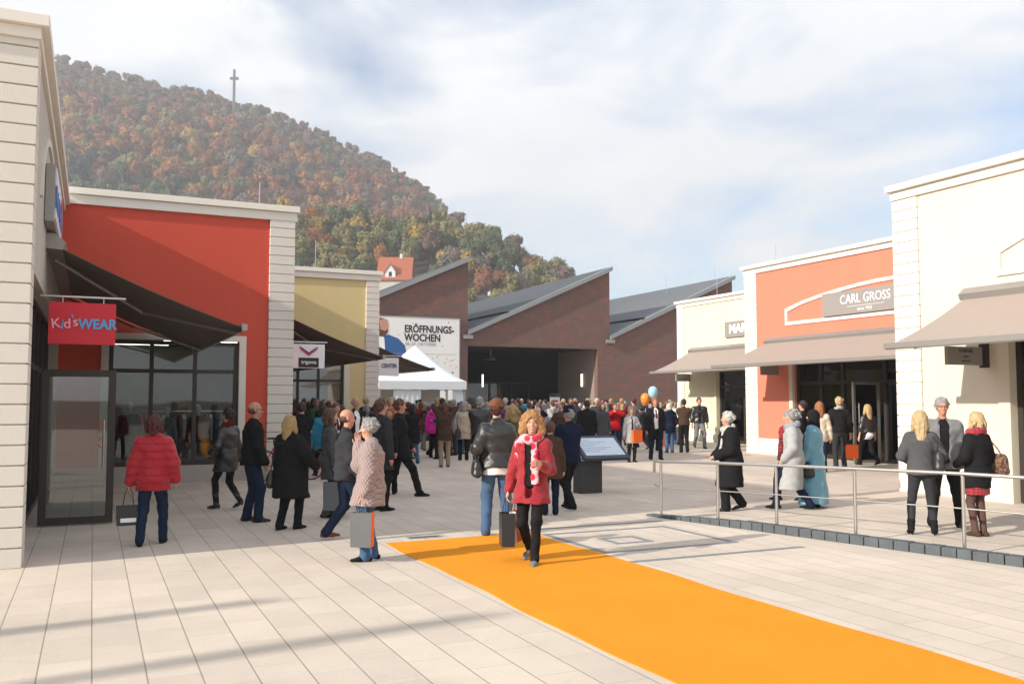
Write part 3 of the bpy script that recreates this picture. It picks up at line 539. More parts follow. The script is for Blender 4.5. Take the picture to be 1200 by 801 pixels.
def crown(seed, nq, qs, h=9., w=4.2, conifer=False, core=True, lobes=6):
    """crown as several leafy lobes: leaf-clump faces spread through the volume plus small irregular cores"""
    r = np.random.default_rng(seed); vs = []; fs = []; L = []
    if conifer:
        for k in range(9): f = k/8; L.append(((r.normal(0, .1), r.normal(0, .1), h*(.12+.8*f)), (w*.62*(1-f)+.3, w*.62*(1-f)+.3, h*.09)))
    else:
        L.append(((0, 0, h*.60), (w*.72, w*.72, h*.30)))
        for k in range(lobes):
            a = r.uniform(0, 6.28); q = r.uniform(.45, .8)*w; L.append(((math.cos(a)*q*.75, math.sin(a)*q*.75, h*r.uniform(.4, .86)), tuple(w*r.uniform(.28, .46) for _ in range(2))+(h*r.uniform(.13, .2),)))
    vol = np.array([b[0]*b[1]*b[2] for _, b in L])**.67; vol /= vol.sum()
    idx = r.choice(len(L), nq, p=vol)
    d = r.normal(size=(nq, 3)); d /= np.linalg.norm(d, axis=1)[:, None]; d[:, 2] = np.where(d[:, 2] < -.35, -d[:, 2], d[:, 2])
    rad = r.uniform(.72, 1.22, nq); c = np.array([L[i][0] for i in idx]); b = np.array([L[i][1] for i in idx]); P = c+d*b*rad[:, None]
    nrm = d+r.normal(0, .45, (nq, 3)); nrm /= np.linalg.norm(nrm, axis=1)[:, None]
    t = np.cross(nrm, r.normal(size=(nq, 3))); t /= np.linalg.norm(t, axis=1)[:, None]; u = np.cross(nrm, t); s = r.uniform(.6, 1.25, nq)[:, None]*qs
    Q = np.stack([P-t*s, P-u*s*.7, P+t*s, P+u*s*.7], 1).reshape(-1, 3); vs = [Q]; F = np.arange(nq*4).reshape(-1, 4); fs = [F]
    if core:
        n0 = nq*4
        for (c0, b0) in L:
            ph = np.linspace(.25, 2.9, 4); k = 6; ring_ = []
            for p in ph:
                for a in range(k): a_ = a*6.283/k+p; j = r.uniform(.72, .95); ring_.append((c0[0]+b0[0]*math.sin(p)*math.cos(a_)*j, c0[1]+b0[1]*math.sin(p)*math.sin(a_)*j, c0[2]+b0[2]*math.cos(p)*j))
            vs.append(np.array(ring_)); F = np.array([(n0+i*k+a, n0+i*k+(a+1) % k, n0+(i+1)*k+(a+1) % k, n0+(i+1)*k+a) for i in range(3) for a in range(k)]); fs.append(F); n0 += 4*k
    return np.concatenate(vs), np.concatenate(fs)
def mesh_np(name, V, F, mats, mi=None, smooth=False):
    me = bpy.data.meshes.new(name); n = len(V); k = F.shape[1]; me.vertices.add(n); me.vertices.foreach_set('co', np.asarray(V, np.float32).ravel())
    me.loops.add(F.size); me.loops.foreach_set('vertex_index', F.ravel().astype(np.int32)); me.polygons.add(len(F)); me.polygons.foreach_set('loop_start', np.arange(0, F.size, k, dtype=np.int32))
    for q in mats: me.materials.append(q)
    if mi is not None: me.polygons.foreach_set('material_index', np.asarray(mi, np.int32))
    if smooth: me.polygons.foreach_set('use_smooth', np.ones(len(F), bool))
    me.update(calc_edges=True); me.validate(); return me
def wnoise(x, y, s, sd):
    return (math.sin(x*s+sd)*math.cos(y*s*1.3+sd*2)+math.sin(x*s*2.3+y*s*1.7+sd*3)*.6)/1.6
def pick_main(x, y, rv):
    f = (y-480)/220; n = wnoise(x, y, .021, 1.3); left = x/y < -.31
    if rv.random() < .035: return 'dark'
    if f > .72: p = dict(brown=4, grey=3, rust=3, olive=1.5, green=1)
    elif f > .25 or not left: p = dict(rust=6, orange=2.6+3*max(0, n), brown=2.6, olive=1.3, yellow=.5+.8*max(0, n), green=.8, grey=.6)
    else: p = dict(dark=2.5, green=3, rust=2, olive=1.5, brown=2, orange=.8, yellow=.3)
    k = list(p); w_ = np.array([p[i] for i in k], float); return k[rv.choice(len(k), p=w_/w_.sum())]
# the far wood: crowns merged into one mass
rv = np.random.default_rng(5); protos = [crown(100+i, 300, .58, 10, 4.9, lobes=9) for i in range(8)]; cprotos = [crown(150+i, 110, .9, 12, 4, conifer=True) for i in range(2)]
VV = []; FF = []; MI = []; n0 = 0; yy = 440.
while yy < 735:
    xx = -430.
    while xx < 10:
        x = xx+rv.uniform(-3.4, 3.4); y = yy+rv.uniform(-3.4, 3.4); xx += 7.1
        if x/y < -.535 or x/y > 0: continue
        z = float(hill(np.array(x), np.array(y)))
        if z < 30: continue
        el = z/y
        if el < .17: continue
        k = pick_main(x, y, rv); con = k == 'dark' and rv.random() < .5; P, F = (cprotos if con else protos)[rv.integers(2 if con else 8)]
        a = rv.uniform(0, 6.28); sc = rv.choice([rv.uniform(.6, 1.), rv.uniform(.9, 1.5)]); sz = sc*rv.uniform(.85, 1.35)
        if y > 640: sc = min(sc, 1.0)*.85; sz = min(sz, 1.0)*.85
        q = np.empty_like(P); q[:, 0] = (P[:, 0]*math.cos(a)-P[:, 1]*math.sin(a))*sc+x; q[:, 1] = (P[:, 0]*math.sin(a)+P[:, 1]*math.cos(a))*sc+y; q[:, 2] = P[:, 2]*sz+z-1.5
        VV.append(q); FF.append(F+n0); n0 += len(P); mi = np.full(len(F), LK.index(k)); MI.append(mi)
    yy += 7.1
me = mesh_np('wood', np.concatenate(VV), np.concatenate(FF), list(LEAF.values()), np.concatenate(MI)); o = bpy.data.objects.new('wood', me); C.objects.link(o); tag(o, None, None, kind='stuff')
# the nearer slope: trees one by one
CR = {k: [] for k in LK}
for k in LK:
    for i in range(3):
        con = k == 'dark'; P, F = crown(300+i+10*LK.index(k), 800, .40, 12 if con else 9.5, 4.0, conifer=con, lobes=8); CR[k].append(mesh_np('crown', P, F, [LEAF[k]]))
TRK = mesh_np('trunk', np.array([(math.cos(a)*r_, math.sin(a)*r_, z) for z, r_ in ((-1.5, .28), (3, .2), (7, .09)) for a in np.arange(6)*1.047]), np.array([(i*6+a, i*6+(a+1) % 6, (i+1)*6+(a+1) % 6, (i+1)*6+a) for i in range(2) for a in range(6)]), [BARK])
WORDS = dict(rust='rust red tree among the autumn trees on the near slope', orange='bright orange tree among the autumn trees on the near slope', yellow='golden yellow tree among the autumn trees on the near slope', olive='olive green bushy tree on the near slope above the brick hall', green='mid green leafy tree on the near slope above the brick hall', brown='dull brown tree on the near slope above the brick hall', dark='dark green spruce standing among paler trees on the near slope', grey='grey brown half bare tree on the near slope')
HUE = dict(rust='rust red', orange='bright orange', yellow='golden yellow', olive='olive green', green='mid green', brown='dull brown', dark='dark green spruce', grey='grey brown')
def treelabel(k, px, y, s):
    where = ('above the yellow shop roof' if px < 400 else 'left of the red-roofed house' if px < 447 else 'above the red-roofed house' if px < 500 else 'above the first brick gable' if px < 548 else 'above the roof valley of the hall' if px < 610 else 'at the right end of the slope')
    row = 'lowest' if y < 262 else ('middle' if y < 302 else 'topmost')
    return '%s %s tree in the %s row %s' % ('small' if s < .95 else 'large', HUE[k], row, where)
cnt = 0; yy = 224.
while yy < 345:
    xx = -95.
    while xx < 40:
        x = xx+rv.uniform(-2.4, 2.4); y = yy+rv.uniform(-2.4, 2.4); xx += 6.7
        px = 600+1057*x/y
        if px < 318 or px > 735 or cnt > 296: continue
        z = float(hill(np.array(x), np.array(y)))
        if z < 3 or (430 < px < 500 and 258 < y < 292) or (545 < px < 580 and 252 < y < 274): continue
        if z/y < .07: continue
        n = wnoise(x, y, .06, 2.2)
        if px < 400: p = dict(olive=4, yellow=2.2, orange=1.5, green=2, rust=.8)
        elif px < 560: p = dict(olive=4.5, green=3, yellow=1, rust=1.2, orange=.7, brown=1, dark=.35, grey=1)
        else: p = dict(olive=3, green=3, brown=2.5, rust=1.5, grey=1.5, yellow=.6)
        kk = list(p); w_ = np.array([p[i] for i in kk]); k = kk[rv.choice(len(kk), p=w_/w_.sum())]
        T = bpy.data.objects.new('spruce_tree' if k == 'dark' else 'broadleaf_tree', None); C.objects.link(T); T.location = (x, y, z); T.rotation_euler = (0, 0, rv.uniform(0, 6.28)); s = rv.uniform(.75, 1.15); T.scale = (s, s, s*rv.uniform(.95, 1.35))
        tag(T, treelabel(k, px, y, s), 'tree', k+' trees on the near slope')
        for nm, dd in (('crown', CR[k][rv.integers(3)]), ('trunk', TRK)): c_ = bpy.data.objects.new(nm, dd); C.objects.link(c_); c_.parent = T
        cnt += 1
    yy += 6.7
# scrub under the trees
print('near trees', cnt)
# summit cross
T = bpy.data.objects.new('summit_cross', None); C.objects.link(T); T.location = (-217, 690, 226); tag(T, 'tall dark cross standing on top of the wooded hill', 'cross')
CM = M('weathered_steel', (.10, .10, .10), .7); MB().box(-.8, .8, -.8, .8, -5, 33.5).build('upright', CM, T); MB().box(-3.3, 3.3, -.75, .75, 25.6, 27.4).build('crossbar', CM, T)
# houses on the slope
def house(label, x0, x1, y0, y1, zb, ze, zr, roofm, wallm, dormer=False):
    T = bpy.data.objects.new('hillside_house', None); C.objects.link(T); T['o3'] = (x0, y0, zb); T.location = (x0, y0, zb); tag(T, label, 'house')
    m = MB(); m.box(x0, x1, y0, y1, zb, ze); ym = (y0+y1)/2
    for xx in (x0, x1-.3): m.prism([(xx, y0, ze), (xx, y1, ze), (xx, ym, zr-.2)], (.3, 0, 0))
    m.build('wall', wallm, T)
    m = MB(); o = .6
    m.prism([(x0-o, y0-o, ze-.35), (x0-o, ym, zr), (x0-o, ym, zr+.3), (x0-o, y0-o, ze-.05)], (x1-x0+2*o, 0, 0)); m.prism([(x0-o, y1+o, ze-.35), (x0-o, ym, zr+.001), (x0-o, ym, zr+.301), (x0-o, y1+o, ze-.05)], (x1-x0+2*o, 0, 0))
    r_ = m.build('roof', roofm, T); MB().box(x0+6, x0+6.7, ym-.3, ym+.4, zr-1, zr+1.3).build('chimney', WPAINT, r_)
    if dormer:
        a, b, c = x0+2.1, x0+5.2, y0-.1
        d = MB(); d.prism([(a, c, ze+.2), (b, c, ze+.2), (b, c, ze+2.3), ((a+b)/2, c, ze+4.6), (a, c, ze+2.3)], (0, 3.2, 0)); d_ = d.build('dormer', WPAINT, T)
        q = MB(); q.prism([((a+b)/2, c-.3, ze+5.0), ((a+b)/2, c-.3, ze+4.7), (a-.3, c-.3, ze+1.9), (a-.4, c-.3, ze+2.2)], (0, 3.4, 0)); q.prism([((a+b)/2, c-.3, ze+5.0), ((a+b)/2, c-.3, ze+4.7), (b+.3, c-.3, ze+1.9), (b+.4, c-.3, ze+2.2)], (0, 3.4, 0)); q.build('dormer_roof', roofm, d_)
        MB().box(a+1.1, b-1.1, c-.05, c-.004, ze+.9, ze+2.3).build('window', BLACK, d_)
    for k in range(3): MB().box(x0+1+k*3, x0+2.1+k*3, y0-.05, y0-.004, zb+1.6, zb+3).build('window', BLACK, T)
TILE = M('red_roof_tiles', (.42, .12, .06), .8, var=.2, vscale=1.5)
house('small white house with steep red tiled roof on the wooded slope', -40.6, -31, 272, 281, 31.5, 38.4, 45.6, TILE, WHITE, True)
house('low house with dark grey roof among trees above the brick hall', -13.2, -6.6, 262, 270, 23.5, 29.8, 32.6, M('dark_roof', (.06, .06, .065), .8), WHITE)
# haze
hz0 = MB(); hz0.box(-930, 460, -60, 1200, -2.2, 345); ho = hz0.build('haze', bpy.data.materials.new('haze_air')); tag(ho, None, None, kind='stuff')
hm = ho.data.materials[0]; hm.use_nodes = True; hn = hm.node_tree; hn.nodes.clear(); ho_ = hn.nodes.new('ShaderNodeOutputMaterial'); pv = hn.nodes.new('ShaderNodeVolumePrincipled')
pv.inputs['Color'].default_value = (.90, .91, .94, 1); pv.inputs['Density'].default_value = .00065; pv.inputs['Anisotropy'].default_value = .2; hn.links.new(pv.outputs[0], ho_.inputs['Volume'])
# ================================================================ FIGURES: bodies and clothes as one smooth surface each
def _n(v): v = np.asarray(v, float); return v/(np.linalg.norm(v)+1e-9)
def snets(D, org, h):
    s = D < 0; nx, ny, nz = D.shape; c = np.zeros((nx-1, ny-1, nz-1), np.int8)
    off = [(i, j, k) for i in (0, 1) for j in (0, 1) for k in (0, 1)]
    for i, j, k in off: c += s[i:nx-1+i, j:ny-1+j, k:nz-1+k]
    act = (c > 0) & (c < 8); I = np.argwhere(act); N = len(I)
    if N == 0: return np.zeros((0, 3)), np.zeros((0, 4), int)
    v = np.stack([D[I[:, 0]+i, I[:, 1]+j, I[:, 2]+k] for i, j, k in off], 1); P = np.zeros((N, 3)); n = np.zeros(N)
    for a in range(8):
        for b in range(a+1, 8):
            da = np.array(off[b])-np.array(off[a])
            if np.abs(da).sum() != 1: continue
            m = (v[:, a] < 0) != (v[:, b] < 0); t = v[:, a]/(v[:, a]-v[:, b]+1e-12); t = np.clip(t, 0, 1)
            P[m] += np.array(off[a])+t[m, None]*da; n[m] += 1
    P = (P/n[:, None]+I)*h+org; idx = -np.ones(act.shape, np.int64); idx[act] = np.arange(N); F = []
    for ax in range(3):
        o = [0, 0, 0]; o[ax] = 1; A = s[:nx-o[0], :ny-o[1], :nz-o[2]]; B = s[o[0]:, o[1]:, o[2]:]
        E = np.argwhere(A != B); u, w_ = [(1, 2), (2, 0), (0, 1)][ax]
        E = E[(E[:, u] > 0) & (E[:, w_] > 0) & (E[:, u] < D.shape[u]-1) & (E[:, w_] < D.shape[w_]-1)]
        if not len(E): continue
        fl = A[E[:, 0], E[:, 1], E[:, 2]]; q = []
        for du, dw in ((0, 0), (-1, 0), (-1, -1), (0, -1)):
            G = E.copy(); G[:, u] += du; G[:, w_] += dw; q.append(idx[G[:, 0], G[:, 1], G[:, 2]])
        q = np.stack(q, 1); q[~fl] = q[~fl][:, ::-1]; F.append(q)
    F = np.concatenate(F); F = F[(F >= 0).all(1)]; return P, F
class Sdf:
    """list of smooth-blended primitives, evaluated only near each primitive"""
    def __init__(s): s.p = []; s.fold = None
    def cap(s, a, b, ra, rb=None, k=.02, sc=(1, 1, 1), off=0, op='+'):
        rb = ra if rb is None else rb; s.p.append(('c', np.array(a, float), np.array(b, float), ra+off, rb+off, k, np.array(sc, float), op)); return s
    def ell(s, c, r, k=.02, off=0, op='+', rot=None):
        s.p.append(('e', np.array(c, float), np.array(r, float)+off, rot, None, k, None, op)); return s
    def fru(s, a, b, ra, rb, k=.02, ysc=.75, off=0, op='+', yaw=0):
        """upright elliptical frustum with flat ends from a (low) to b (high)"""
        s.p.append(('f', np.array(a, float), np.array(b, float), ra+off, rb+off, k, (ysc, yaw), op)); return s
    def cut(s, z, below=True): s.p.append(('z', z, below, None, None, 0, None, 'x')); return s
    def mesh(s, h, fold=0, ff=14, seed=0, bias=0.):
        lo = np.array([9., 9, 9]); hi = -lo
        for q in s.p:
            if q[7] != '+': continue
            if q[0] == 'c': r = max(q[3], q[4])*max(1, q[6].max()); a, b = np.minimum(q[1], q[2])-r, np.maximum(q[1], q[2])+r
            elif q[0] == 'e': r = q[2].max() if q[3] is not None else q[2]; a, b = q[1]-r, q[1]+r
            else: r = max(q[3], q[4]); a, b = np.minimum(q[1], q[2])-r, np.maximum(q[1], q[2])+r
            lo = np.minimum(lo, a); hi = np.maximum(hi, b)
        lo -= 3*h+.01; hi += 3*h+.01; n = np.ceil((hi-lo)/h).astype(int)+1; D = np.full(tuple(n), .5, np.float32)
        ax = [lo[i]+h*np.arange(n[i]) for i in range(3)]
        for q in s.p:
            if q[0] == 'z':
                zz = ax[2][None, None, :]; D = np.maximum(D, (q[1]-zz) if q[2] else (zz-q[1])); continue
            k = q[5]; mg = 2*k+3*h
            if q[0] == 'c': r = max(q[3], q[4])*max(1, q[6].max()); a, b = np.minimum(q[1], q[2])-r-mg, np.maximum(q[1], q[2])+r+mg
            elif q[0] == 'e': r = q[2].max() if q[3] is not None else q[2]; a, b = q[1]-r-mg, q[1]+r+mg
            else: r = max(q[3], q[4]); a, b = np.minimum(q[1], q[2])-r-mg, np.maximum(q[1], q[2])+r+mg
            i0 = np.clip(np.floor((a-lo)/h).astype(int), 0, n); i1 = np.clip(np.ceil((b-lo)/h).astype(int)+1, 0, n)
            if (i1 <= i0).any(): continue
            sl = tuple(slice(i0[i], i1[i]) for i in range(3)); x = ax[0][sl[0]][:, None, None]; y = ax[1][sl[1]][None, :, None]; z = ax[2][sl[2]][None, None, :]
            if q[0] == 'c':
                S = q[6]; A = q[1]/S; B = q[2]/S; BA = B-A; L2 = (BA*BA).sum()+1e-9; px, py, pz = x/S[0]-A[0], y/S[1]-A[1], z/S[2]-A[2]
                t = np.clip((px*BA[0]+py*BA[1]+pz*BA[2])/L2, 0, 1); d = (np.sqrt((px-t*BA[0])**2+(py-t*BA[1])**2+(pz-t*BA[2])**2)-(q[3]+(q[4]-q[3])*t))*S.min()
            elif q[0] == 'e':
                px, py, pz = x-q[1][0], y-q[1][1], z-q[1][2]
                if q[3] is not None:
                    M3 = q[3]; px, py, pz = M3[0, 0]*px+M3[1, 0]*py+M3[2, 0]*pz, M3[0, 1]*px+M3[1, 1]*py+M3[2, 1]*pz, M3[0, 2]*px+M3[1, 2]*py+M3[2, 2]*pz
                r = q[2]; k0 = np.sqrt((px/r[0])**2+(py/r[1])**2+(pz/r[2])**2); k1 = np.sqrt((px/r[0]**2)**2+(py/r[1]**2)**2+(pz/r[2]**2)**2)+1e-6; d = k0*(k0-1)/k1
            else:
                ys, yaw = q[6]; a3, b3 = q[1], q[2]; f = np.clip((z-a3[2])/(b3[2]-a3[2]+1e-9), 0, 1); cx = a3[0]+(b3[0]-a3[0])*f; cy = a3[1]+(b3[1]-a3[1])*f; rr = q[3]+(q[4]-q[3])*f
                dx, dy = x-cx, y-cy
                if yaw: cc, ss = math.cos(yaw), math.sin(yaw); dx, dy = dx*cc+dy*ss, -dx*ss+dy*cc
                d = (np.sqrt(dx**2+(dy/ys)**2)-rr)*min(1, ys)**.5; d = np.maximum(d, np.maximum(a3[2]-z, z-b3[2]))
            Ds = D[sl]
            if q[7] == '+':
                if k > 0: hh = np.clip(.5+.5*(Ds-d)/k, 0, 1); D[sl] = Ds+(d-Ds)*hh-k*hh*(1-hh)
                else: D[sl] = np.minimum(Ds, d)
            else: D[sl] = np.maximum(Ds, -d)
        if fold:
            x = ax[0][:, None, None]; y = ax[1][None, :, None]; z = ax[2][None, None, :]; p = seed*1.7
            D += fold*(np.sin(ff*(x*1.1+z*.9)+p)*np.sin(ff*(y-.5*z)+p*2)+.7*np.sin(ff*2.1*(z+.35*x)+p*3+2*np.sin(6*x+5*y+p))*np.cos(ff*1.4*(x+y)+p)-bias).astype(np.float32)
        P, F = snets(D, lo, h); return P, F
def ik(a, t, l1, l2, pole):
    a = np.array(a, float); t = np.array(t, float); d = t-a; L = np.linalg.norm(d); Lm = (l1+l2)*.995
    if L > Lm: t = a+d/L*Lm; d = t-a; L = Lm
    u = d/L; x = (l1*l1-l2*l2+L*L)/(2*L); hh = math.sqrt(max(1e-6, l1*l1-x*x)); p = np.array(pole, float); p = p-u*p.dot(u); p = _n(p)
    return a+u*x+p*hh, t
def rotz(v, a): c, s = math.cos(a), math.sin(a); return np.array([v[0]*c-v[1]*s, v[0]*s+v[1]*c, v[2]])
WALK_L = ((-.09, .27, 0), (.09, -.30, .07)); WALK_R = ((-.09, -.30, .07), (.09, .27, 0)); STAND = ((-.10, .0, 0), (.10, .02, 0)); WIDE = ((-.17, .03, 0), (.16, -.02, 0))
HANG = ((-.27, .04, .76), (.27, .04, .76)); POCK = ((-.20, .12, .92), (.20, .12, .92)); FOLD = ((.10, .24, 1.16), (-.10, .24, 1.12)); PHONE = ((-.06, .30, 1.45), (.08, .30, 1.42)); CLASP = ((-.03, .22, .95), (.03, .23, .93)); BACKH = ((-.05, -.17, .93), (.05, -.18, .92))
def skel(P):
    """joint positions for a 1.75 m figure facing +Y; feet and hands are targets"""
    f = P.get('female', False); w_ = P.get('build', 1.0); J = {}
    feet = P.get('feet', STAND); hands = P.get('hands', HANG); lean = P.get('lean', 0.0); side = P.get('side', 0.0)
    spread = max(abs(feet[0][1]-feet[1][1]), abs(feet[0][0]-feet[1][0])-.2); hz = .915-.12*max(0, spread)**1.3-P.get('crouch', 0)
    my = (feet[0][1]+feet[1][1])/2; pel = np.array([0, my*.5, hz]); J['pel'] = pel
    up = _n([side, lean, 1]); J['up'] = up; J['ch'] = pel+up*.42; J['neck'] = pel+up*.555; tw = P.get('twist', 0)
    sw = (.148 if f else .172)*(.9+.1*w_)
    for i, sg in enumerate((-1, 1)):
        J['sh%d' % i] = pel+up*.475+rotz((sg*sw, 0, 0), tw); J['hip%d' % i] = pel+np.array([sg*.085, 0, 0])
        ft = feet[i]; ank = np.array([ft[0], ft[1]-.0, ft[2]+.085]); kd = P.get('kneedir', (0, 1, 0)); J['kn%d' % i], J['an%d' % i] = ik(J['hip%d' % i], ank, .425, .415, (sg*.12+kd[0], kd[1], .05))
        hd = hands[i]; ep = P.get('elbow', ((-.6, -.8, -.3), (.6, -.8, -.3)))[i]; J['el%d' % i], J['wr%d' % i] = ik(J['sh%d' % i], hd, .285, .245, ep)
    hd = J['neck']+np.array([0, 0, 0])+up*.05+np.array([0, .015+P.get('headfwd', 0), 0]); J['hb'] = hd; J['head'] = hd+np.array([0, .0, .135]); J['yaw'] = R(P.get('look', 0)); J['nod'] = R(P.get('nod', 0))
    return J
def HR(J):
    cy, sy = math.cos(J['yaw']), math.sin(J['yaw']); cn, sn = math.cos(-J['nod']), math.sin(-J['nod'])
    Rz = np.array([[cy, -sy, 0], [sy, cy, 0], [0, 0, 1]]); Rx = np.array([[1, 0, 0], [0, cn, -sn], [0, sn, cn]]); return Rz@Rx
def hp(J, p): return J['head']+HR(J)@np.array(p, float)
def add_head(S, J, off=0, face=True, k=.02):
    M3 = HR(J)
    S.ell(hp(J, (0, -.012, .035)), (.076, .094, .088), k, off, rot=M3); S.ell(hp(J, (0, .026, -.035)), (.058, .062, .075), .03, off, rot=M3)
    if face:
        S.cap(hp(J, (0, .084, .008)), hp(J, (0, .108, -.028)), .009, .0145, .012); S.ell(hp(J, (0, .082, .026)), (.042, .012, .012), .015, rot=M3)
        for sg in (-1, 1):
            S.ell(hp(J, (sg*.079, -.005, -.002)), (.010, .018, .031), .008, rot=M3); S.ell(hp(J, (sg*.04, .062, -.03)), (.022, .022, .02), .02, rot=M3)
            S.ell(hp(J, (sg*.031, .092, .010)), (.016, .012, .010), 0, op='-', rot=M3); S.ell(hp(J, (sg*.031, .079, .010)), (.014, .013, .010), .004, rot=M3)
        S.ell(hp(J, (0, .084, -.062)), (.024, .010, .007), .008, rot=M3); S.ell(hp(J, (0, .083, -.073)), (.019, .010, .006), .008, rot=M3); S.ell(hp(J, (0, .066, -.098)), (.022, .018, .016), .015, rot=M3)
def add_hand(S, J, i, fine=True, curl=.5):
    e, w_ = J['el%d' % i], J['wr%d' % i]; d = _n(w_-e); sg = (-1, 1)[i]; f = J.get('hf%d' % i, None)
    n = _n(np.cross(d, np.array([0, 1, 0]))*1.0) if abs(d[1]) < .9 else np.array([sg, 0, 0]); n = n*(-sg if n[0]*sg > 0 else sg) if False else n
    if n[0]*sg > 0: n = -n                       # palm normal points to the body
    b = np.cross(n, d); b = _n(b); b = b if b[1] > 0 else -b        # thumb side forward
    S.cap(w_-d*.01, w_+d*.035, .027, .030, .015, off=0); pc = w_+d*.055
    for j in range(3): S.cap(w_+d*.02+b*(.022-.022*j), w_+d*.085+b*(.028-.028*j), .014, .0125, .012)
    if not fine: S.cap(w_+d*.08, w_+d*.13+n*.02, .030, .022, .02); return
    L = (.040, .045, .042, .033)
    for j in range(4):
        o = b*(.033-.0215*j); p0 = w_+d*.085+o; d1 = _n(d+n*curl*.6); p1 = p0+d1*L[j]; d2 = _n(d*(1-curl*.6)+n*curl*1.1); p2 = p1+d2*L[j]*.72; d3 = _n(d*(1-curl)+n*curl*1.6); p3 = p2+d3*L[j]*.55
        S.cap(p0, p1, .0095, .0088, .004); S.cap(p1, p2, .0088, .008, .003); S.cap(p2, p3, .008, .0068, .003)
    t0 = w_+d*.025+b*.028; t1 = t0+_n(d*.6+b*.75+n*.3)*.042; t2 = t1+_n(d+b*.25+n*.35)*.033; S.cap(t0, t1, .013, .011, .01); S.cap(t1, t2, .0105, .0085, .004)
def body_sdf(P, J, fine):
    S = Sdf(); w_ = P.get('build', 1.0); f = P.get('female', False); up = J['up']; pel = J['pel']
    S.ell(pel+np.array([0, -.01, .03]), (.145*w_, .10*w_, .11), .04); S.cap(pel+up*.08, J['ch']-up*.10, .112*w_, .125*w_, .05, (1, .72, 1)); S.cap(J['sh0']*.6+J['sh1']*.4-up*.05, J['sh0']*.4+J['sh1']*.6-up*.05, .105*w_, .105*w_, .05, (1, .85, 1))
    S.cap(J['sh0']-up*.01, J['sh1']-up*.01, .045, .045, .05); S.cap(J['neck']-up*.06, J['hb']+up*.03, .052, .05, .03)
    for i in (0, 1):
        S.cap(J['sh%d' % i], J['el%d' % i], .046*w_, .037*w_, .03); S.cap(J['el%d' % i], J['wr%d' % i], .037*w_, .025, .02); S.cap(J['hip%d' % i], J['kn%d' % i], .068*w_, .038*w_, .03); S.cap(J['kn%d' % i], J['an%d' % i], .036*w_, .028, .02)
        S.cap(J['kn%d' % i]*.8+J['an%d' % i]*.2, J['kn%d' % i]*.55+J['an%d' % i]*.45, .037*w_, .035*w_, .02)
        a = J['an%d' % i]; S.cap(a+np.array([0, -.02, -.05]), a+np.array([0, .09, -.065]), .026, .02, .02); add_hand(S, J, i, fine, P.get('curl', .5))
    add_head(S, J, 0, True, .02); return S
def trousers_sdf(P, J):
    S = Sdf(); w_ = P.get('build', 1.0); o = .014; k = P.get('leg', 1.0); pel = J['pel']
    S.ell(pel+np.array([0, -.012, .025]), (.150*w_, .106*w_, .12), .05, o*.3); S.fru(pel+np.array([0, 0, .02]), pel+J['up']*.15, .148*w_, .134*w_, .03, .74, .002)
    for i in (0, 1):
        h_, kn, an = J['hip%d' % i], J['kn%d' % i], J['an%d' % i]; S.cap(h_-np.array([0, .005, 0]), kn, .083*w_, .055*w_*(.4+.6*k), .035, off=o)
        e = an+_n(an-kn)*P.get('hem', .03); S.cap(kn, e, .053*w_*(.4+.6*k), .046*k, .03, off=o)
        if k < .8: S.cap(kn*.8+an*.2, kn*.55+an*.45, .050*w_, .046*w_, .03)
        if not P.get('boots'): S.ell(e+np.array([0, .02, .015]), (.052*k, .06*k, .03), .03)
    return S
def shoes_sdf(P, J, which):
    S = Sdf(); feet = P.get('feet', STAND); heel = P.get('heel', 0)
    for i in (which,):
        a = J['an%d' % i]; yaw = (-1, 1)[i]*-.12+P.get('toe', (0, 0))[i]; lift = feet[i][2]; back = lift > .03; z0 = a[2]-.085
        tip = rotz((0, .165, -.062-(.06 if back else 0)), yaw); hl = rotz((0, -.055, -.052+(heel*.5)), yaw); b = a+rotz((0, .08, -.055-(.03 if back else 0)), yaw)
        S.cap(a+hl, b, .034, .038, .02, (1, 1, .8)); S.cap(b, a+tip, .040, .026, .02, (1, 1, .72)); S.cap(a+rotz((0, -.015, -.03), yaw), a+np.array([0, 0, .02]), .038, .036, .02)
        if heel: S.cap(a+rotz((0, -.065, -.03), yaw), a+rotz((0, -.06, -.083), yaw), .018, .010, .01)
        else: S.cap(a+rotz((0, -.05, -.07), yaw), a+rotz((0, .0, -.07), yaw), .03, .03, .01, (1, 1, .5))
        if P.get('boots'):
            kn = J['kn%d' % i]; S.cap(a, a+(kn-a)*P.get('boot_h', .6), .046, .058, .02)
    return S
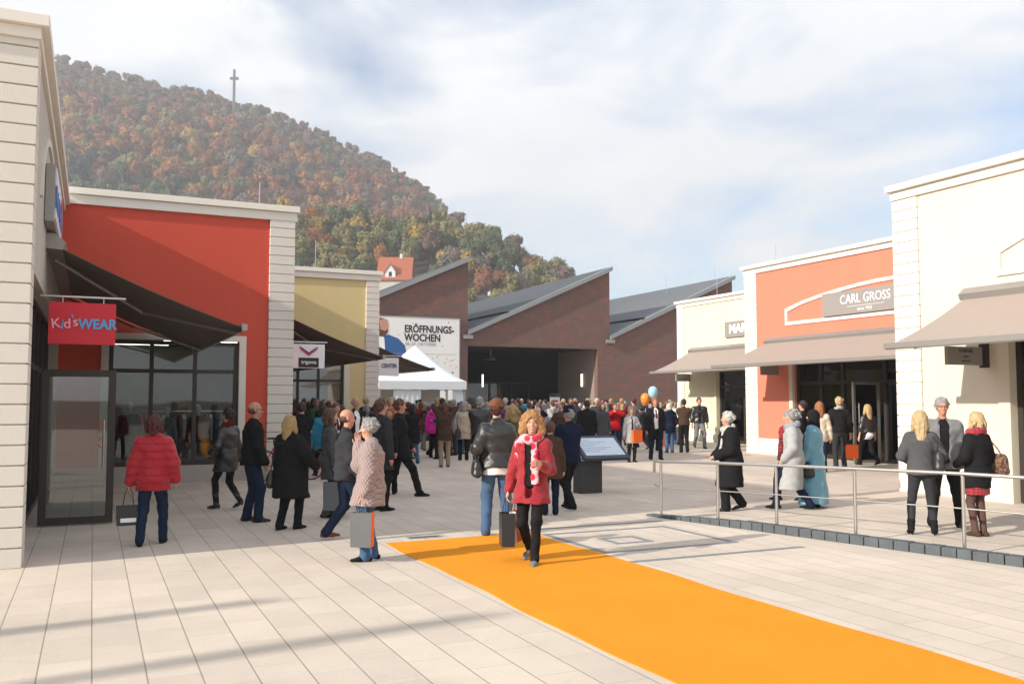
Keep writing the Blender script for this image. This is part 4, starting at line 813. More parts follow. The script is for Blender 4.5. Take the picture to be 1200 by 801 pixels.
def top_sdf(P, J, hem, o=.02, flare=0., sleeve=True, openw=0., collar=.0, zip_=True, puff=0, body=1.0, sl=.0, hood=False):
    """jacket or coat: hem = height of the lower edge"""
    S = Sdf(); w_ = P.get('build', 1.0); f = P.get('female', False); up = J['up']; pel = J['pel']; yaw = P.get('twist', 0)
    S.cap(J['sh0']*.62+J['sh1']*.38-up*.06, J['sh0']*.38+J['sh1']*.62-up*.06, .112*w_, .112*w_, .05, (1, .85, 1), off=o); S.cap(J['sh0']-up*.012, J['sh1']-up*.012, .048, .048, .05, off=o)
    S.cap(J['neck']-up*.05, J['neck']+up*.01, .062, .056, .02, off=o*.4)
    for i in (0, 1): S.cap(J['neck']-up*.045, J['sh%d' % i]+up*.008, .048, .044, .03, off=o*.6)
    wz = pel+up*.12; a = np.array([pel[0], pel[1], hem]); r0 = (.140 if f else .147)*w_*body; S.fru(wz, J['ch'], r0, .160*w_, .05, .76, o)
    if hem < wz[2]:
        r1 = .166*w_+flare*(wz[2]-hem)
        if hem < .8: a = a+np.array([0, (J['kn0'][1]+J['kn1'][1])*.25-pel[1]*.3, 0])
        S.fru(a, wz+np.array([0, 0, .02]), r1, r0+.004, .035, .78 if hem > .7 else .82, o)
        if f: S.ell(pel+np.array([0, -.02, .0]), (.15*w_, .12*w_, .10), .04, o)
    if sleeve:
        for i in (0, 1):
            S.cap(J['sh%d' % i], J['el%d' % i], .053*w_+puff, .045*w_+puff, .04, off=o*.9); e = J['wr%d' % i]+_n(J['wr%d' % i]-J['el%d' % i])*sl; S.cap(J['el%d' % i], e, .044*w_+puff, .034+puff*.6, .03, off=o*.8)
    S.cut(hem)
    if collar: S.cap(J['neck']+np.array([-.035, -.02, .01]), J['neck']+np.array([.035, -.02, .01]), .058+collar, None, .02, (1, .9, .8)); 
    if hood: S.ell(J['neck']+np.array([0, -.10, -.0]), (.12, .075, .085), .03)
    if openw:
        c = J['ch']+np.array([0, .16*w_+.03, 0]); S.cap(np.array([pel[0], pel[1]+.15*w_+.03, hem-.1]), J['neck']+np.array([0, .09, -.02]), openw, openw*P.get('opentop', 1.0), 0, op='-')
    return S
def hair_sdf(P, J, lr=0):
    st = P.get('hair', 'short'); S = Sdf(); M3 = HR(J); v = P.get('hairvol', .0)
    def locks():
        if not lr or st == 'bald': return
        q = np.random.default_rng(int(abs(P.get('height', 1.7)*1000))); L = dict(short=.03, man=.028, curlyshort=.03, bob=.13, curly=.10, long=.22, bun=.03).get(st, .03); n = dict(curly=170, curlyshort=110, long=90, bob=90).get(st, 80)
        for _ in range(n):
            d = q.normal(size=3); d /= np.linalg.norm(d)
            if d[2] < -.25 or (d[1] > .45 and d[2] < .55): continue
            p0 = np.array([d[0]*(.088+v), -.018+d[1]*(.100+v), .042+d[2]*(.096+v)]); out = np.array([d[0], d[1], 0]); dn = np.array([0, 0, -1.])
            if st in ('curly', 'curlyshort'): p1 = p0+out*q.uniform(.0, .03)+dn*q.uniform(.2, 1)*L+q.normal(0, .012, 3); p2 = p1+dn*L*q.uniform(0, .6)+q.normal(0, .018, 3)
            else: p1 = p0+out*q.uniform(-.006, .006 if st in ('short', 'man') else .02)+dn*L*(.5 if d[2] > .5 else .6)*q.uniform(.6, 1)+np.array([q.normal(0, .006), -.01, 0]); p2 = p1+dn*L*q.uniform(.3, .6)+q.normal(0, .006, 3)
            if p2[1] > .04 and abs(p2[0]) < .07 and p2[2] < .06: continue
            if d[2] < .2 and d[1] > .3: continue
            r_ = lr*q.uniform(.8, 1.25); S.cap(hp(J, p0), hp(J, p1), r_, r_, .006); S.cap(hp(J, p1), hp(J, p2), r_, r_*.6, .004)
    if st == 'bald':
        S.ell(hp(J, (0, -.020, .0)), (.082, .092, .060), .01, rot=M3); S.ell(hp(J, (0, .085, .0)), (.12, .09, .13), 0, op='-', rot=M3); S.ell(hp(J, (0, -.01, .105)), (.09, .12, .07), 0, op='-', rot=M3); return S
    S.ell(hp(J, (0, -.018, .042)), (.088+v, .102+v, .096+v), .01, rot=M3)
    if st in ('short', 'man'): S.ell(hp(J, (0, -.045, -.01)), (.080+v, .068+v, .07), .02, rot=M3)
    if st == 'curlyshort': S.ell(hp(J, (0, -.03, .02)), (.10+v, .095+v, .095+v), .02, rot=M3)
    if st in ('bob', 'curly', 'long'):
        for sg in (-1, 1): S.cap(hp(J, (sg*.072, -.01, .03)), hp(J, (sg*(.088+v), .005, -.10)), .04+v*.6, .036+v, .03)
        S.cap(hp(J, (0, -.06, .02)), hp(J, (0, -.075-v, -.11)), .075+v*.5, .070+v*.6, .03, (1, .75, 1))
    if st == 'long':
        S.cap(hp(J, (0, -.08, -.08)), hp(J, (0, -.115, -.27)), .075, .06, .03, (1.1, .6, 1))
        for sg in (-1, 1): S.cap(hp(J, (sg*.085, 0, -.08)), hp(J, (sg*.10, .02, -.20)), .036, .028, .02)
    if st == 'bun': S.ell(hp(J, (0, -.12, .03)), (.045, .04, .045), .02, rot=M3)
    locks()
    fw = .070 if st in ('curly', 'bob', 'long') else .075
    S.ell(hp(J, (0, .115, -.035)), (fw, .088, .104), 0, op='-', rot=M3)
    return S
def scarf_sdf(J, r=.032, loose=.0, tail=0, drape=0):
    S = Sdf(); c = J['neck']+np.array([0, .012, .025]); n = 14
    pts = [c+np.array([math.cos(a)*(.078+loose), math.sin(a)*(.078+loose*1.1), -.03*math.sin(a)+.012*math.sin(3*a)]) for a in np.linspace(0, 2*math.pi, n+1)]
    for a, b in zip(pts, pts[1:]): S.cap(a, b, r, r, .02, (1, 1, 1.15))
    S.ell(c+np.array([0, .09, -.04]), (.06, .035, .045), .02)
    if drape: S.cap(c+np.array([.06, .02, -.01]), J['sh1']+np.array([-.01, .05, .035]), .045, .06, .03); S.cap(J['sh1']+np.array([-.01, .05, .035]), J['sh1']+np.array([.03, .06, -.13]), .058, .035, .03, (1, .7, 1))
    if tail:
        t0 = c+np.array([-.04, .10, -.04]); t1 = c+np.array([-.075, .165, -.04-tail]); S.cap(t0, t1, .036, .05, .02, (1, .45, 1)); S.cut(t1[2], True)
    return S
PROTO = {}
SKINM = {k: M('skin_'+k, c, .5, var=.06, vscale=14, spec=.35) for k, c in dict(fair=(.52, .29, .20), tan=(.41, .21, .14), rosy=(.50, .235, .165)).items()}
HAIRM = {k: M('hair_'+k, c, .5, var=.5, vscale=16, bump=3.0, bscale=40, stretch=.22) for k, c in dict(blond=(.36, .235, .10), lblond=(.46, .33, .17), brown=(.10, .05, .028), dark=(.025, .018, .015), grey=(.27, .26, .25), white=(.50, .48, .45), auburn=(.065, .014, .011), ginger=(.30, .11, .04), curl=(.36, .18, .065)).items()}
def cloth(name, col, **kw): d = dict(rough=.9, var=.12, vscale=9, bump=.5, bscale=130, spec=.08); d.update(kw); return M('cloth_'+name, col, **d)
LEATHER = M('black_leather', (.018, .017, .018), .33, var=.2, bump=.6, bscale=45, spec=.6)
CL = dict(black=cloth('black', (.014, .0135, .0145)), charcoal=cloth('charcoal', (.035, .036, .04)), navy=cloth('navy', (.011, .015, .036)), grey=cloth('grey', (.17, .17, .175)), dgrey=cloth('dark_grey', (.075, .077, .08)), lgrey=cloth('light_grey', (.36, .36, .36)), red=cloth('red', (.38, .012, .02)), drkred=cloth('dark_red', (.13, .010, .014)), brown=cloth('brown', (.07, .04, .028)), khaki=cloth('khaki', (.30, .23, .16)), beige=cloth('beige', (.46, .39, .29)), olive=cloth('olive', (.075, .08, .045)), pink=cloth('magenta', (.85, .03, .42)), lblue=cloth('light_blue', (.14, .32, .42), rough=.45, spec=.5), teal=cloth('teal', (.03, .20, .30)), white=cloth('white', (.75, .74, .74)), jeans=cloth('jeans', (.06, .115, .21), vscale=5, var=.3), djeans=cloth('dark_jeans', (.014, .024, .050), vscale=5, var=.3), tights=cloth('tights', (.10, .055, .045), rough=.5), leather=LEATHER, orange=cloth('orange', (.85, .14, .02)), taupe=cloth('taupe', (.34, .25, .235)), cream=cloth('cream', (.62, .54, .42)), tan=cloth('tan_leather', (.16, .06, .03), rough=.5), green=cloth('green', (.05, .13, .06)), purple=cloth('purple', (.12, .04, .16)))
def person(label, pos, face, P, group=None, h=.02, place=True):
    """pos = world ground point; face = heading in degrees (0 = away from the camera, 90 = to the left)"""
    J = skel(P); key = P.get('key'); sc = P.get('height', 1.72)/1.755
    T = bpy.data.objects.new('person', None); C.objects.link(T); T.location = (pos[0], pos[1], 0); T.rotation_euler = (0, 0, R(face)); T.scale = (sc, sc, sc); tag(T, label, 'person', group)
    fine = h < .012; n_ = [0]
    def part(name, S, mat, hh=None, fold=0, ff=14, flip=None):
        kk = (key, name)
        if key and kk in PROTO: me = PROTO[kk]
        else:
            n_[0] += 1; V, F = S().mesh(hh or h, fold, ff, n_[0]+len(label), .9 if name in ('coat', 'jacket', 'blazer', 'dress', 'skirt') else 0); me = mesh_np(name, V, F, [mat], smooth=True)
            if key: PROTO[kk] = me
        o = bpy.data.objects.new(name.rstrip('_'), me); C.objects.link(o); o.parent = T
        if key: o.material_slots[0].link = 'OBJECT'; o.material_slots[0].material = mat
        return o
    part('body', lambda: body_sdf(P, J, fine), SKINM[P.get('skin', 'fair')], .0065 if fine else h*.8)
    bot = P.get('bottom', 'djeans')
    if bot: part('tights' if bot == 'tights' else 'trousers', lambda: trousers_sdf(P, J), CL[bot], fold=.006 if fine else .0045, ff=19)
    for q_ in (0, 1): part(('boot' if P.get('boots') else 'shoe')+('' if q_ == 0 else '_'), lambda: shoes_sdf(P, J, q_), CL[P.get('shoes', 'black')], h*.75)
    if P.get('skirt'): z, c_, fl = P['skirt']; part('skirt', lambda: top_sdf(P, J, z, .012, fl, sleeve=False), CL[c_] if isinstance(c_, str) else c_, fold=.004, ff=20)
    if P.get('shirt'): part('shirt', lambda: top_sdf(P, J, P.get('shirthem', .88), .009, 0, sleeve=False, body=.95), CL[P['shirt']], fold=.002)
    if P.get('top'):
        z, c_ = P['top'][:2]; kw = P['top'][2] if len(P['top']) > 2 else {}
        part(P.get('topname', 'coat' if z < .78 else 'jacket'), lambda: top_sdf(P, J, z, **{k: v for k, v in kw.items()}), CL[c_] if isinstance(c_, str) else c_, fold=P.get('fold', .0065), ff=P.get('ff', 19))
    if P.get('hijab'):
        def hj():
            S = Sdf(); M3 = HR(J); S.ell(hp(J, (0, -.01, .03)), (.098, .112, .11), .02, rot=M3); S.cap(hp(J, (0, -.02, 0)), J['neck']+np.array([0, 0, .0]), .10, .115, .04); S.ell(J['neck']+np.array([0, .03, -.05]), (.15, .12, .08), .04); S.ell(hp(J, (0, .13, -.02)), (.058, .08, .08), 0, op='-', rot=M3); return S
        part('headscarf', hj, CL[P['hijab']], fold=.003, ff=22)
    elif P.get('hair'):
        part('hair', lambda: hair_sdf(P, J, .011 if fine else (.013 if h < .019 else 0)), HAIRM[P.get('haircol', 'brown')], h*.6 if fine else h*.7, fold=P.get('hairfold', .003), ff=P.get('hairff', 38))
    if P.get('scarf'): part('scarf', lambda: scarf_sdf(J, P.get('scarfr', .032), P.get('scarfl', 0), P.get('tail', 0), P.get('drape', 0)), CL[P['scarf']] if isinstance(P['scarf'], str) else P['scarf'], fold=.004, ff=30)
    if P.get('hat'):
        def ht():
            S = Sdf(); M3 = HR(J); S.ell(hp(J, (0, -.012, .075)), (.094, .108, .085), .02, rot=M3); S.cap(hp(J, (-.06, -.01, .055)), hp(J, (.06, -.01, .055)), .06, .06, .02, (1, 1.6, .45))
            if P.get('brim'): S.ell(hp(J, (0, .09, .05)), (.07, .06, .012), .01, rot=M3)
            return S
        part('cap' if P.get('brim') else 'hat', ht, CL[P['hat']])
    if P.get('tie'): part('tie', lambda: Sdf().cap(J['neck']+np.array([0, .085, -.05]), J['ch']+np.array([0, .155*P.get('build', 1)+.012, -.12]), .02, .03, .0, (1, .5, 1)), CL[P['tie']], .008)
    if fine:
        M3 = HR(J)
        def small(nm, S, mat): part(nm, lambda: S, mat, .003)
        S = Sdf()
        for sg in (-1, 1): S.ell(hp(J, (sg*.031, .0905, .010)), (.009, .004, .0045), 0, rot=M3)
        small('eyes', S, M('eye_dark', (.03, .02, .015), .2))
        S = Sdf()
        for sg in (-1, 1): S.cap(hp(J, (sg*.018, .096, .028)), hp(J, (sg*.044, .086, .030)), .0035, .0028, .003)
        small('eyebrows', S, HAIRM['brown'])
        if P.get('female'): small('lips', Sdf().ell(hp(J, (0, .091, -.062)), (.020, .006, .004), .003, rot=M3).ell(hp(J, (0, .089, -.070)), (.016, .006, .004), .003, rot=M3), M('lips', (.42, .09, .08), .4))
        if P.get('smile'): small('teeth', Sdf().ell(hp(J, (0, .0945, -.066)), (.013, .005, .0028), 0, rot=M3), M('teeth', (.7, .68, .62), .3))
    if P.get('glasses'):
        m = MB()
        for sg in (-1, 1):
            c = [hp(J, (sg*.033+.022*math.cos(a), .104, .008+.016*math.sin(a))) for a in np.linspace(0, 6.283, 13)]; m.tube(c, .0028, 5); m.tube([hp(J, (sg*.055, .102, .012)), hp(J, (sg*.082, 0, .012))], .0026, 5)
        m.tube([hp(J, (-.011, .107, .012)), hp(J, (.011, .107, .012))], .0026, 5); m.build('glasses', BLACK, T)
    T['_s'] = sc; T['_w0'] = tuple(J['wr0']); T['_w1'] = tuple(J['wr1']); T['_e0'] = tuple(J['el0']); T['_e1'] = tuple(J['el1']); T['_sh0'] = tuple(J['sh0']); T['_sh1'] = tuple(J['sh1'])
    return T
def grip(T, i):
    e, w_ = np.array(T['_e%d' % i]), np.array(T['_w%d' % i]); return (w_+_n(w_-e)*.11)*T['_s']
def carried(T, name, label, cat, group=None):
    o = bpy.data.objects.new(name, None); C.objects.link(o); o.location = T.location; o.rotation_euler = T.rotation_euler; return tag(o, label, cat, group)
def shopping_bag(T, i, label, colr, size=(.34, .12, .40), side=None, group=None, yaw=0, drop=.16, text=None):
    """paper carrier hanging from hand i"""
    g_ = grip(T, i); B = carried(T, 'shopping_bag', label, 'bag', group); w_, d, h_ = size; t = g_[2]-drop; a = yaw
    def q(x, y, z): v = rotz((x, y, 0), a); return (g_[0]+v[0], g_[1]+v[1], z)
    m = MB(); tw, bw = w_/2, w_/2*.94; z0 = t-h_
    V = [q(-bw, -d/2, z0), q(bw, -d/2, z0), q(bw, d/2, z0), q(-bw, d/2, z0), q(-tw, -d*.38, t), q(tw, -d*.38, t), q(tw, d*.38, t), q(-tw, d*.38, t), q(-tw*.97, 0, t-.02) , q(tw*.97, 0, t-.02)]
    m.add(V, [(0, 3, 2, 1), (0, 1, 5, 4), (2, 3, 7, 6)]); o1 = m.build('panel', colr, B)
    m2 = MB(); gs = [q(-bw, 0, z0+.1), q(bw, 0, z0+.1)]; m2.add([V[1], V[2], V[6], q(tw*.86, 0, t), V[5]], [(0, 1, 2, 3), (0, 3, 4)]); m2.build('gusset', colr if side is None else side, B); MB().add([V[3], V[0], V[4], q(-tw*.86, 0, t), V[7]], [(0, 1, 2, 3), (0, 3, 4)]).build('gusset', colr if side is None else side, B)
    m3 = MB()
    for yy_ in (-d*.38, d*.38): m3.tube([q(-w_*.22, yy_, t-.005), q(-w_*.16, yy_*.5, t+drop*.7), q(-.02, 0, t+drop), q(.02, 0, t+drop), q(w_*.16, yy_*.5, t+drop*.7), q(w_*.22, yy_, t-.005)], .004, 5)
    m3.build('handle', BLACK, B)
    if text: MB().add([q(-.09, -d*.5-.001, t-.2), q(.09, -d*.5-.001, t-.2), q(.09, -d*.47-.003, t-.15), q(-.09, -d*.47-.003, t-.15)], [(0, 1, 2, 3)]).build('print', WPAINT, B)
    return B
def handbag(T, label, mat, i=1, z=.95, size=(.3, .12, .24), strap='shoulder', y=0, x=None, group=None, name='handbag'):
    s = T['_s']; B = carried(T, name, label, 'bag', group); sg = (-1, 1)[i]; sh = np.array(T['_sh%d' % i])*s; X0 = (sg*.30 if x is None else x)*s; z *= s; w_, d, h_ = size
    S = Sdf().cap((X0, y-w_/2+.05, z-h_*.15), (X0, y+w_/2-.05, z-h_*.15), .06, None, .02, (d/.12, 1, h_/.13)); S.cap((X0, y-w_/2+.03, z-h_*.45), (X0, y+w_/2-.03, z-h_*.45), .05, None, .03, (d/.1, 1, 1))
    V, F = S.mesh(.014, .002, 30); o = bpy.data.objects.new('pouch', mesh_np('pouch', V, F, [mat], smooth=True)); C.objects.link(o); o.parent = B
    m = MB()
    if strap == 'shoulder': P_ = [(X0, y-w_*.35, z+.03), (sh[0]+sg*.06, y-.09, sh[2]-.12), (sh[0]-sg*.02, 0, sh[2]+.085), (sh[0]+sg*.06, y+.10, sh[2]-.12), (X0, y+w_*.35, z+.03)]
    elif strap == 'cross': P_ = [(X0, y-w_*.3, z+.03), (sg*.10*s, -.175*s, 1.10*s), (-sg*.07*s, -.15*s, 1.36*s), (-sg*.11*s, -.02*s, 1.49*s), (-sg*.05*s, .15*s, 1.33*s), (sg*.12*s, .18*s, 1.1*s), (X0, y+w_*.3, z+.03)]
    else: g_ = grip(T, i); P_ = [(X0, y-w_*.25, z+.03), (X0, y-.06, z+.12), (g_[0], g_[1], g_[2]), (X0, y+.06, z+.12), (X0, y+w_*.25, z+.03)]
    m.tube(P_, .010, 6); m.build('strap', mat, B); return B
# ================================================================ THE PEOPLE
def GP(px, py):
    """ground point under a foot seen in the photograph"""
    u = (px-600)/1057; v = (400.5-py)/1057; c, s = math.cos(R(3.7)), math.sin(R(3.7)); r = (u, c-v*s, s+v*c); t = -CAMH/r[2]; return (r[0]*t, r[1]*t)
RF = .010; NF = .016
# fabrics with a pattern of their own
def patterned(name, kind, c1, c2, scale):
    m = M('cloth_'+name, c1, .85, var=.1, vscale=9, bump=.6, bscale=120, sheen=.2); nt = m.node_tree; b = nt.nodes['Principled BSDF']; t = node(nt, 'ShaderNodeTexCoord')
    if kind == 'dots':
        v = node(nt, 'ShaderNodeTexVoronoi', Scale=scale); r = node(nt, 'ShaderNodeMapRange'); r.inputs[1].default_value = .40; r.inputs[2].default_value = .47; nt.links.new(t.outputs['Object'], v.inputs['Vector']); nt.links.new(v.outputs['Distance'], r.inputs[0]); f = r.outputs[0]
    elif kind == 'check':
        ch = []; sp = node(nt, 'ShaderNodeSeparateXYZ'); nt.links.new(t.outputs['Object'], sp.inputs[0])
        for ax in ('X', 'Z', 'Y'):
            w_ = node(nt, 'ShaderNodeMath', _operation='MULTIPLY'); w_.inputs[1].default_value = scale; nt.links.new(sp.outputs[ax], w_.inputs[0]); s_ = node(nt, 'ShaderNodeMath', _operation='SINE'); nt.links.new(w_.outputs[0], s_.inputs[0]); g_ = node(nt, 'ShaderNodeMath', _operation='GREATER_THAN'); g_.inputs[1].default_value = .1; nt.links.new(s_.outputs[0], g_.inputs[0]); ch.append(g_)
        a = node(nt, 'ShaderNodeMath', _operation='ADD'); nt.links.new(ch[0].outputs[0], a.inputs[0]); nt.links.new(ch[1].outputs[0], a.inputs[1]); h_ = node(nt, 'ShaderNodeMath', _operation='MULTIPLY'); h_.inputs[1].default_value = .5; nt.links.new(a.outputs[0], h_.inputs[0]); f = h_.outputs[0]
    elif kind == 'stripe':
        w_ = node(nt, 'ShaderNodeTexWave', Scale=scale, Distortion=1.5); w_.bands_direction = 'DIAGONAL'; nt.links.new(t.outputs['Object'], w_.inputs['Vector']); f = w_.outputs['Fac']
    elif kind == 'fleck':
        n = node(nt, 'ShaderNodeTexNoise', Scale=scale, Detail=3.0); nt.links.new(t.outputs['Object'], n.inputs['Vector']); r = node(nt, 'ShaderNodeMapRange'); r.inputs[1].default_value = .42; r.inputs[2].default_value = .62; nt.links.new(n.outputs['Fac'], r.inputs[0]); f = r.outputs[0]
    x = node(nt, 'ShaderNodeMix', _data_type='RGBA'); x.inputs[6].default_value = (*c1, 1); x.inputs[7].default_value = (*c2, 1); nt.links.new(f, x.inputs[0]); nt.links.new(x.outputs[2], b.inputs['Base Color']); return m
def quilted(name, col, sx, sz, depth=.012, diamond=True):
    m = M('cloth_'+name, col, .6, var=.08, vscale=9, spec=.3, sheen=.2); nt = m.node_tree; b = nt.nodes['Principled BSDF']; t = node(nt, 'ShaderNodeTexCoord'); sp = node(nt, 'ShaderNodeSeparateXYZ'); nt.links.new(t.outputs['Object'], sp.inputs[0])
    def mth(op, a, c=None):
        n = node(nt, 'ShaderNodeMath', _operation=op)
        for i, v in enumerate((a, c)):
            if v is None: continue
            if isinstance(v, (int, float)): n.inputs[i].default_value = v
            else: nt.links.new(v, n.inputs[i])
        return n.outputs[0]
    if diamond:
        u = mth('ADD', sp.outputs['X'], sp.outputs['Y']); a = mth('ABSOLUTE', mth('SINE', mth('MULTIPLY', mth('ADD', u, mth('MULTIPLY', sp.outputs['Z'], .8)), sx))); c = mth('ABSOLUTE', mth('SINE', mth('MULTIPLY', mth('SUBTRACT', u, mth('MULTIPLY', sp.outputs['Z'], .8)), sx))); hgt = mth('MINIMUM', a, c)
    else: hgt = mth('ABSOLUTE', mth('SINE', mth('MULTIPLY', sp.outputs['Z'], sz)))
    hh_ = mth('POWER', hgt, .5); bp = node(nt, 'ShaderNodeBump', Strength=1.0, Distance=depth); nt.links.new(hh_, bp.inputs['Height']); nt.links.new(bp.outputs[0], b.inputs['Normal'])
    r = node(nt, 'ShaderNodeMapRange'); r.inputs[1].default_value = 0; r.inputs[2].default_value = .35; r.inputs[3].default_value = .55; r.inputs[4].default_value = 1; nt.links.new(hgt, r.inputs[0])
    x = node(nt, 'ShaderNodeVectorMath', _operation='SCALE'); x.inputs[0].default_value = col; nt.links.new(r.outputs[0], x.inputs['Scale']); nt.links.new(x.outputs[0], b.inputs['Base Color']); return m
SC1 = patterned('poppy_scarf', 'dots', (.50, .015, .035), (.62, .36, .41), 10); BOUC = patterned('red_boucle', 'fleck', (.33, .014, .024), (.19, .008, .015), 60)
CHK = patterned('red_check', 'check', (.33, .014, .022), (.025, .008, .01), 95); TAR = patterned('red_tartan', 'check', (.42, .02, .03), (.10, .02, .03), 150); STR = patterned('striped_scarf', 'stripe', (.06, .07, .09), (.42, .46, .50), 14); TWEED = patterned('grey_tweed', 'fleck', (.13, .13, .13), (.19, .19, .19), 90)
QT = quilted('taupe_quilt', (.33, .24, .225), 58, 0, .007); PUF = quilted('red_puffer', (.36, .008, .018), 0, 30, .012, False)
OR = M('orange_carrier', (.85, .13, .015), .5, var=.05); SIL = M('silver_carrier', (.17, .17, .175), .3, .5, var=.1); BLKP = M('black_carrier', (.02, .02, .022), .35, var=.1); WHP = M('white_carrier', (.7, .7, .7), .5); GRP = M('grey_carrier', (.13, .14, .15), .5)
# 1 woman in red jacket, centre
T = person('smiling curly-haired woman in red woollen jacket and poppy scarf on the orange carpet', GP(624, 658), 166, dict(female=1, height=1.66, feet=((-.07, .20, 0), (.09, -.22, .06)), hands=((-.16, .24, 1.14), (.30, .02, .76)), elbow=((-.35, -.9, -.7), (.6, -.8, -.3)), hair='curly', haircol='curl', hairvol=.020, hairfold=.004, hairff=48, look=12, smile=1, bottom='black', shoes='grey', shirt='black', top=(.70, BOUC, dict(o=.022, flare=.10, openw=.055)), topname='jacket', opentop=1.4, scarf=SC1, scarfr=.036, scarfl=.022, tail=.50, drape=1, leg=.8, curl=.7), h=RF)
shopping_bag(T, 1, 'black glossy paper carrier in the hand of the woman in the red woollen jacket', BLKP, (.15, .24, .36), yaw=.4)
B = shopping_bag(T, 1, 'orange and white paper carrier behind the black one on the carpet', OR, (.24, .10, .34), side=WHP, yaw=1.5, drop=.15); B.location = (B.location[0]+.10, B.location[1]+.12, 0)
# 2 woman in leather jacket from behind
T = person('woman in black leather jacket, rust-brown hat and jeans seen from behind beyond the carpet', GP(582, 627), 8, dict(female=1, height=1.76, build=1.08, feet=((-.14, 0, 0), (.15, .02, 0)), hands=((-.19, .10, .98), (.12, .25, 1.2)), hair='short', haircol='auburn', hat='tan', bottom='jeans', shoes='brown', shirt='white', shirthem=.80, top=(.90, 'leather', dict(o=.028, puff=.008, collar=.012)), leg=1.1, look=-10), h=RF)
handbag(T, 'black leather shoulder bag of the woman in the leather jacket', LEATHER, 0, .92, x=-.27)
# 3 grey haired woman in quilted jacket
T = person('short grey-haired woman in quilted taupe jacket holding a hand to her mouth', GP(434, 656), 98, dict(female=1, height=1.56, build=1.16, feet=((-.09, .06, 0), (.09, -.04, 0)), hands=((-.24, .08, .82), (.05, .165, 1.43)), elbow=((-.6, -.8, -.3), (.15, -.6, -1)), headfwd=.02, nod=6, hair='curlyshort', haircol='grey', bottom='jeans', shoes='black', top=(.70, QT, dict(o=.034, flare=.13, collar=.014, puff=.012)), topname='jacket', leg=1.05), h=RF)
shopping_bag(T, 0, 'silver carrier with an orange side held by the woman in the quilted jacket', SIL, (.24, .14, .37), side=OR, yaw=1.3, drop=.12)
# 4 red puffer woman
T = person('woman in a bright red puffer jacket walking away past the glass door on the left', GP(177, 638), 12, dict(female=1, height=1.60, build=1.05, feet=((-.13, -.10, .0), (.12, .16, 0)), hands=((-.30, .02, .80), (.28, .10, .88)), hair='bob', haircol='auburn', bottom='djeans', shoes='black', top=(.74, PUF, dict(o=.034, flare=.05, puff=.016, collar=.015)), topname='jacket', leg=.95), h=RF)
shopping_bag(T, 0, 'small black carrier in the left hand of the woman in the red puffer jacket', BLKP, (.28, .10, .24), yaw=.25, text=1, drop=.2)
# 5 woman in dark leather coat by window
T = person('dark-haired woman in a black leather coat and high-heeled boots by the display window', GP(264, 596), 62, dict(female=1, height=1.66, feet=((-.07, .15, 0), (.08, -.26, .07)), hands=((-.2, .15, .98), (.26, -.02, .82)), hair='short', haircol='dark', bottom='black', boots=1, heel=.05, leg=.72, shoes='leather', top=(.66, 'leather', dict(o=.02, flare=.10)), scarf='drkred'), h=NF)
# 6 man black jacket
T = person('balding man with glasses in a black jacket and dark jeans beside the red shop', GP(292, 611), -62, dict(height=1.74, build=1.05, feet=((-.12, -.02, 0), (.12, .10, 0)), hands=((-.24, .10, .86), (.22, .16, .88)), hair='bald', haircol='brown', skin='tan', glasses=1, bottom='djeans', shoes='brown', top=(.84, 'black', dict(o=.032, puff=.01, collar=.01)), lean=.04, leg=1.15, look=-10), h=NF)
# 7 woman long black coat blond
T = person('blond woman in a long loose black coat turning away with one arm out', GP(338, 620), -28, dict(female=1, height=1.56, build=1.18, feet=((-.09, -.1, 0), (.09, .10, 0)), hands=((-.27, .05, .85), (.36, .20, .98)), hair='long', haircol='blond', bottom='black', shoes='black', top=(.50, 'black', dict(o=.035, flare=.16, puff=.014))), h=NF)
handbag(T, 'black shoulder bag hanging on the blond woman in the long black coat', LEATHER, 0, .82, x=-.30, size=(.26, .12, .26))
# 8 bald man
T = person('bald man in a dark grey wool jacket and navy jeans striding behind the quilted woman', GP(405, 632), -70, dict(height=1.68, build=1.04, feet=((-.1, -.24, .03), (.1, .2, 0)), hands=((-.25, .0, .80), (.24, .14, .86)), hair='bald', haircol='brown', skin='rosy', bottom='djeans', shoes='tan', top=(.80, 'charcoal', dict(o=.028)), leg=1.05, nod=5), h=NF)
T = person('grey-coated shopper mostly hidden behind the bald man in the dark jacket', GP(386, 605), -70, dict(height=1.64, feet=((-.1, .06, 0), (.1, -.08, 0)), hair='bob', haircol='brown', female=1, bottom='dgrey', shoes='black', top=(.62, 'dgrey', dict(o=.025, flare=.06))), h=NF)
shopping_bag(T, 1, 'large dark grey carrier beside the bald man', GRP, (.36, .14, .42), yaw=1.3)
# 9 walking man in dark coat
T = person('man in a long black overcoat striding to the right across the shaded plaza', GP(468, 581), -80, dict(height=1.86, build=1.05, feet=((-.09, -.40, .07), (.09, .34, 0)), hands=((-.24, .2, .86), (.26, -.1, .82)), hair='man', haircol='brown', skin='rosy', bottom='black', shoes='black', top=(.66, 'black', dict(o=.03, flare=.05, collar=.012))), h=NF)
T = person('dark-coated man with thick brown hair standing left of the striding man', GP(445, 598), -50, dict(height=1.78, feet=STAND, hair='man', haircol='brown', skin='rosy', bottom='black', top=(.66, 'charcoal', dict(o=.03, flare=.05)), key='m_stand'), h=NF)
T = person('small woman in a dark blue parka by the striding man', GP(457, 578), 170, dict(height=1.62, female=1, feet=STAND, hair='bob', haircol='ginger', bottom='black', top=(.70, 'navy', dict(o=.03, flare=.06)), key='f_stand'), h=NF)
T = person('bearded man in a dark suit and open white shirt in front of the yellow shop', GP(415, 560), -140, dict(height=1.84, feet=WIDE, hair='bald', haircol='dark', skin='tan', shirt='white', bottom='black', top=(.80, 'black', dict(o=.022, openw=.045)), opentop=1.5), h=NF)
